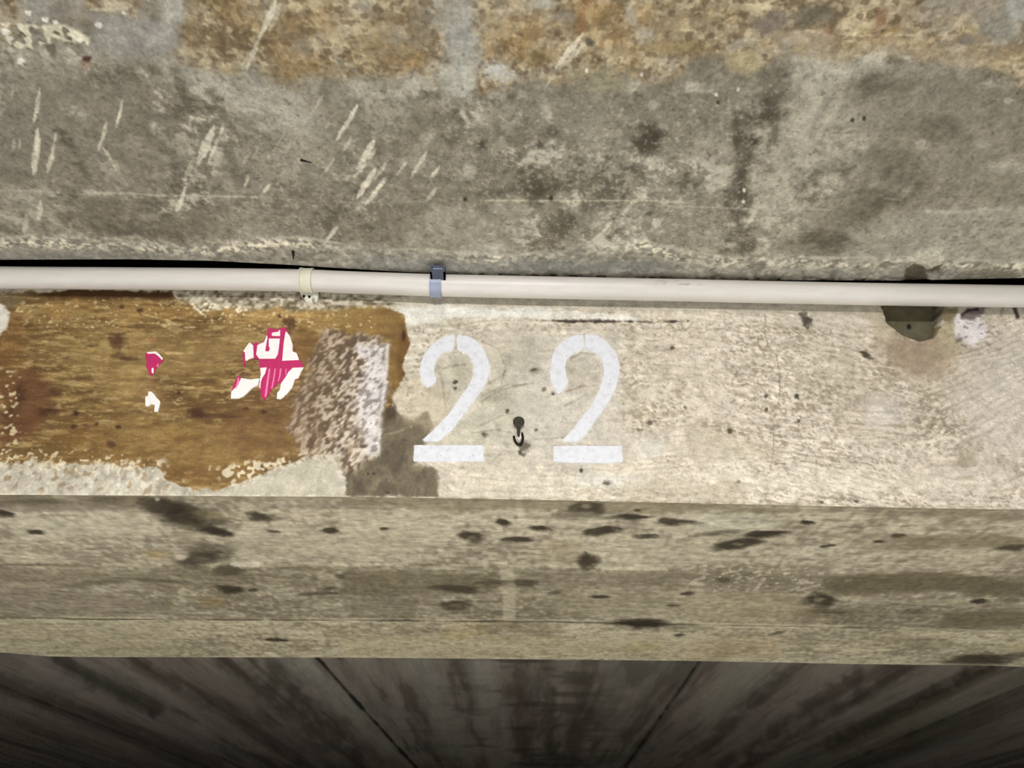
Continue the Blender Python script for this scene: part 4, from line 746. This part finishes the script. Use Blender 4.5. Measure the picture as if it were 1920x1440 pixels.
bp = nt.nodes.new('ShaderNodeBump'); bp.inputs['Strength'].default_value = .012; bp.inputs['Distance'].default_value = .001; nt.links.new(n1.outputs['Fac'], bp.inputs['Height']); nt.links.new(bp.outputs['Normal'], b.inputs['Normal'])

def rough_outline(pts, step=3.0, amp=.55, seed=0):
    """resample an outline and let its edge wander a little like sprayed paint"""
    out = []
    for a, b_ in zip(pts, pts[1:] + pts[:1]):
        L = math.hypot(b_[0] - a[0], b_[1] - a[1]); n = max(1, int(L / step)); nx, ny = (b_[1] - a[1]) / (L + 1e-9), -(b_[0] - a[0]) / (L + 1e-9)
        for k in range(n):
            t = k / n; x = a[0] + (b_[0] - a[0]) * t; y = a[1] + (b_[1] - a[1]) * t
            d = amp * float(fbm(np.array([x]), np.array([y]), 7, None, 3, seed, .6)[0])
            out.append((x + nx * d, y + ny * d))
    return out
PAINT_F = FACE_Y - .0016
def numeral(strokes, label, seed):
    bm = bmesh.new()
    for i, s in enumerate(strokes):
        q = z5(s); q = chaikin(q, 1, .16) if i < 2 else q
        prism(rough_outline(q, 3, .8, seed + i), FACE_Y + .001, PAINT_F, bm=bm)
    for f in [f for f in bm.faces if len(f.verts) > 4]:
        bmesh.ops.triangulate(bm, faces=[f])
    o = bm_obj('painted_numeral', bm, [M_white], smooth=False)
    return tag(o, label, 'numeral', group='white stencilled numerals on the beam')
numeral(NUMERAL_L, 'white stencilled figure 2 nearer the brown varnish patch', 1)
numeral(NUMERAL_R, 'white stencilled figure 2 right of the small dark hook', 5)

# ================================================================== STICKER REMNANTS
M_pink = plain('magenta_print', (190, 42, 98), .45, .4, .12, 160); M_swhite = plain('white_vinyl', (240, 235, 228), .45, .4, .05, 120); M_pale = plain('pale_pink_print', (236, 128, 168), .45, .4, .1, 120)
def grow(p, k=1.05):
    c = np.mean(np.array(p, float), 0); return [tuple(c + (np.array(q) - c) * k) for q in p]
def z8(p): return [(400 + a / 8, 590 + b / 8) for a, b in p]
def flat(name, polys, mats_i, mats, parent=None):
    bm = bmesh.new(); 
    for pts, yf, mi in polys:
        n0 = len(bm.faces); prism(pts, FACE_Y + .001, yf, bm=bm); bm.faces.ensure_lookup_table()
        for f in bm.faces[n0:]: f.material_index = mi
    big = [f for f in bm.faces if len(f.verts) > 4]; bmesh.ops.triangulate(bm, faces=big)
    return bm_obj(name, bm, mats, parent, smooth=False)
Y0, Y1, Y2 = FACE_Y - .0014, FACE_Y - .0018, FACE_Y - .0021
main = [(815, 225), (850, 200), (890, 212), (950, 225), (1010, 208), (1080, 186), (1110, 240), (1150, 320), (1190, 440), (1198, 545), (1250, 575), (1292, 670), (1335, 740), (1350, 800), (1310, 870), (1272, 965), (1220, 980), (1190, 1085), (1120, 1170), (1070, 1225), (1010, 1262), (955, 1252), (965, 1165), (1002, 1125), (1012, 1045), (985, 1010), (930, 1080), (870, 1120), (832, 1190), (770, 1275), (720, 1245), (692, 1090), (702, 980), (712, 900), (690, 810), (680, 705), (700, 685), (650, 655), (610, 650), (480, 690), (468, 770), (445, 770), (440, 560), (500, 470), (545, 415), (600, 450), (625, 420), (690, 432), (760, 405), (800, 300)]
lowl = [(370, 910), (420, 955), (560, 978), (690, 960), (670, 1045), (580, 1100), (500, 1180), (450, 1222), (380, 1252), (268, 1252), (272, 1150), (312, 1030)]
white = [[(450, 552), (500, 475), (545, 418), (600, 465), (606, 650), (482, 690), (476, 570)],
         [(662, 462), (700, 440), (760, 418), (778, 380), (800, 310), (815, 340), (792, 470), (780, 550), (830, 556), (850, 520), (832, 468), (834, 362), (1000, 362), (985, 500), (968, 600), (930, 662), (690, 664), (645, 600)],
         [(880, 275), (940, 265), (970, 262), (1003, 228), (1003, 325), (880, 320)],
         [(1095, 262), (1150, 330), (1188, 450), (1188, 550), (1245, 575), (1282, 672), (1040, 684), (1062, 430), (1082, 300)],
         [(705, 810), (800, 802), (775, 890), (735, 950), (715, 1010), (706, 1110), (692, 1085), (700, 980), (715, 900)],
         [(1345, 806), (1308, 868), (1268, 962), (1218, 978), (1186, 1084), (1118, 1168), (1066, 1222), (1008, 1258), (960, 1248), (968, 1168), (1006, 1126), (1018, 1042), (1090, 940), (1130, 870), (1190, 812)]]
stripes = [[(835, 812), (858, 812), (830, 1010), (800, 1235), (770, 1235), (800, 1010)], [(920, 812), (938, 812), (920, 960), (888, 1112), (868, 1116), (898, 960)], [(1000, 812), (1025, 812), (1010, 920), (982, 1006), (968, 1008), (990, 920)], [(1085, 812), (1100, 812), (1096, 900), (1082, 910)]]
polys = [(z8(main), Y0, 0), (z8(lowl), Y0, 0)] + [(z8(grow(w, 1.05) if i in (3, 4, 5) else w), Y1, 1) for i, w in enumerate(white)] + [(z8([(420, 953), (560, 976), (693, 958), (674, 1048), (582, 1104), (502, 1184), (450, 1226), (382, 1256), (264, 1256), (270, 1160), (335, 1095), (395, 1005)]), Y1, 1)] + [(z8(s), Y1, 2) for s in stripes] + [(z8([(370, 950), (390, 960), (385, 1040), (345, 1110), (330, 1100), (355, 1030)]), Y2, 2)]
st = flat('sticker_remnant', polys, None, [M_pink, M_swhite, M_pale])
tag(st, 'torn magenta and white sticker fragment with block letters on the brown patch', 'sticker', group='torn sticker scraps on the varnish')
def zs(p): return [(230 + a / 10.28, 640 + b / 10.28) for a, b in p]
st = flat('sticker_remnant', [(zs([(440, 225), (480, 212), (640, 198), (710, 245), (785, 340), (778, 375), (730, 425), (690, 465), (645, 520), (605, 620), (560, 655), (510, 640), (490, 545), (450, 500), (468, 400), (440, 300)]), Y0, 0), (zs([(470, 214), (640, 198), (705, 246), (782, 338), (762, 366), (690, 290), (620, 240), (480, 244)]), Y1, 1), (zs([(562, 520), (600, 520), (602, 610), (575, 625), (560, 590)]), Y1, 1), (zs([(665, 450), (700, 430), (690, 480), (655, 500)]), Y1, 2)], None, [M_pink, M_swhite, M_pale])
tag(st, 'small solid magenta sticker scrap with a pale curved rim', 'sticker', group='torn sticker scraps on the varnish')
st = flat('sticker_remnant', [(zs([(500, 970), (560, 975), (620, 1035), (650, 1085), (700, 1130), (728, 1172), (712, 1250), (700, 1292), (682, 1357), (612, 1352), (622, 1222), (540, 1208), (500, 1250), (455, 1252), (440, 1240), (440, 1080), (492, 1050)]), Y1, 0)], None, [M_swhite])
tag(st, 'small plain white sticker scrap below the magenta scrap', 'sticker', group='torn sticker scraps on the varnish')

# ================================================================== HOOK, NAILS
def disc_lathe(center, axis_y0, prof, n=28):
    """prof = list of (radius, y) along the face normal"""
    bm = bmesh.new(); rings = []
    for r, y in prof:
        rings.append([bm.verts.new((center[0] + r * math.cos(t), y, center[2] + r * math.sin(t))) for t in np.linspace(0, 2 * math.pi, n, endpoint=False)])
    for A, B_ in zip(rings, rings[1:]):
        for i in range(n): bm.faces.new((A[i], A[(i + 1) % n], B_[(i + 1) % n], B_[i]))
    bm.faces.new(rings[0][::-1]); bm.faces.new(rings[-1]); bmesh.ops.recalc_face_normals(bm, faces=bm.faces); return bm
def tube_bm(P, rad, n=10):
    P = [Vector([float(v) for v in p]) for p in P]; bm = bmesh.new(); rings = []
    for i, p in enumerate(P):
        d = (P[min(i + 1, len(P) - 1)] - P[max(i - 1, 0)]).normalized(); a = d.orthogonal() if abs(d.y) > .9 else d.cross(Vector((0, 1, 0))); a.normalize(); b_ = d.cross(a)
        r = rad[i] if hasattr(rad, '__len__') else rad
        rings.append([bm.verts.new(p + a * (r * math.cos(t)) + b_ * (r * math.sin(t))) for t in np.linspace(0, 2 * math.pi, n, endpoint=False)])
    for A, B_ in zip(rings, rings[1:]):
        for i in range(n): bm.faces.new((A[i], A[(i + 1) % n], B_[(i + 1) % n], B_[i]))
    bm.faces.new(rings[0][::-1]); bm.faces.new(rings[-1]); bmesh.ops.recalc_face_normals(bm, faces=bm.faces); return bm
hc = on_y(972.6, 790.5, FACE_Y - .008); hook = empty('wall_hook', on_y(973, 812, FACE_Y))
r = .0086
bm_obj('hook_head', disc_lathe(hc, 0, [(r * .5, 1.0005), (r * .8, .996), (r, .993), (r, .9915), (r * .86, .9902), (r * .5, .9897), (r * .32, .9903), (.0004, .9903)]), [M_dark], hook)
sp = [on_y(q[0], q[1], yy) for q, yy in (((972.5, 796), .9938), ((972.3, 804), .994), ((972.2, 814), .9955), ((972.5, 821), .9985))]
bm_obj('hook_shank', tube_bm(sp, [.0036, .0026, .0023, .0015]), [M_dark], hook)
lp = [on_y(q[0], q[1], yy) for q, yy in (((963.5, 818), .9985), ((965, 825), .997), ((969, 831), .9965), ((974, 833.5), .9965), ((978.5, 829), .9965), ((980.5, 821), .997), ((978.6, 812), .9985))]
lp = list(catmull(lp, 5)); bm_obj('wire_loop', tube_bm(lp, [.0022 * (1 - .25 * abs(2 * i / (len(lp) - 1) - 1)) for i in range(len(lp))]), [M_blk], hook)
plug = [(968, 815), (971, 818), (973, 822), (974.5, 814), (977, 814), (977.5, 822), (974, 830), (970.5, 824)]
bm_obj('pale_plug', prism(plug, 1.001, .9965), [plain('pale_plaster_plug', (206, 198, 190), .8, .2, .1, 200)], hook, smooth=False)
tag(hook, 'small dark round-headed hook between the two white numerals', 'hook')

def slab_nail(p0, p1, w, label, drop):
    a = on_z(*p0, SLAB_Z - drop); b_ = on_z(*p1, SLAB_Z - drop * .6); m = a * .5 + b_ * .5
    o = bm_obj('nail', tube_bm([a, a * .7 + b_ * .3, m, b_], [w, w * .8, w * .6, w * .25], 8), [M_blk])
    return tag(o, label, 'nail', group='nails in the slab')
slab_nail((549.5, 471), (550.2, 486), .0026, 'tiny black nail stub in the crusty slab edge above the clip', .0040)
slab_nail((563, 300), (584, 305), .0020, 'thin black bent nail lying flat on the scratched slab', .0012)
pc_ = pipe_at(543); dv = np.array([0, -math.cos(.85), math.sin(.85)])
o = bm_obj('screw', tube_bm([pc_ + dv * (PIPE_R - .002), pc_ + dv * (PIPE_R + .001), pc_ + dv * (PIPE_R + .002)], [.0033, .0033, .002], 14), [M_blk])
tag(o, 'tiny black screw head on the pipe left of the yellowish clip', 'screw')

# ================================================================== LIGHT
def area(name, loc, size, power, rot=(0, 0, 0), col=(1, 1, 1), spread=180):
    l = bpy.data.lights.new(name, 'AREA'); l.shape = 'RECTANGLE'; l.size, l.size_y = size; l.energy = power; l.color = col; l.spread = math.radians(spread)
    o = bpy.data.objects.new(name, l); COL.objects.link(o); o.location = loc; o.rotation_euler = rot; return o
area('lamp_tube', (-.03, -1.2, 2.36), (.36, .08), 17.5, (math.radians(62), 0, 0), (1, 1.0, 1.03), 100)
area('bounce_fill_panel', (0, -.75, 2.40), (3.6, .5), 370, (0, 0, 0), (.985, 1.0, 1.03), 120)  # added unseen panel; its bounce off the floor brightens slab and soffit
W = bpy.data.worlds.new('world'); S.world = W; W.use_nodes = True
W.node_tree.nodes['Background'].inputs['Color'].default_value = (1, 1, 1, 1); W.node_tree.nodes['Background'].inputs['Strength'].default_value = .012

# ================================================================== CAMERA
cam = bpy.data.cameras.new('camera'); cam.sensor_width = 36; cam.sensor_fit = 'HORIZONTAL'; cam.lens = F * 36 / 1920; cam.clip_start = .02
co = bpy.data.objects.new('camera', cam); COL.objects.link(co)
mw = Matrix([list(map(float, ROT[i])) + [float(EYE[i])] for i in range(3)] + [[0, 0, 0, 1]]); co.matrix_world = mw
S.camera = co
S.view_settings.view_transform = 'Standard'; S.view_settings.look = 'None'; S.view_settings.gamma = 1; S.view_settings.exposure = 0; S.view_settings.use_curve_mapping = False
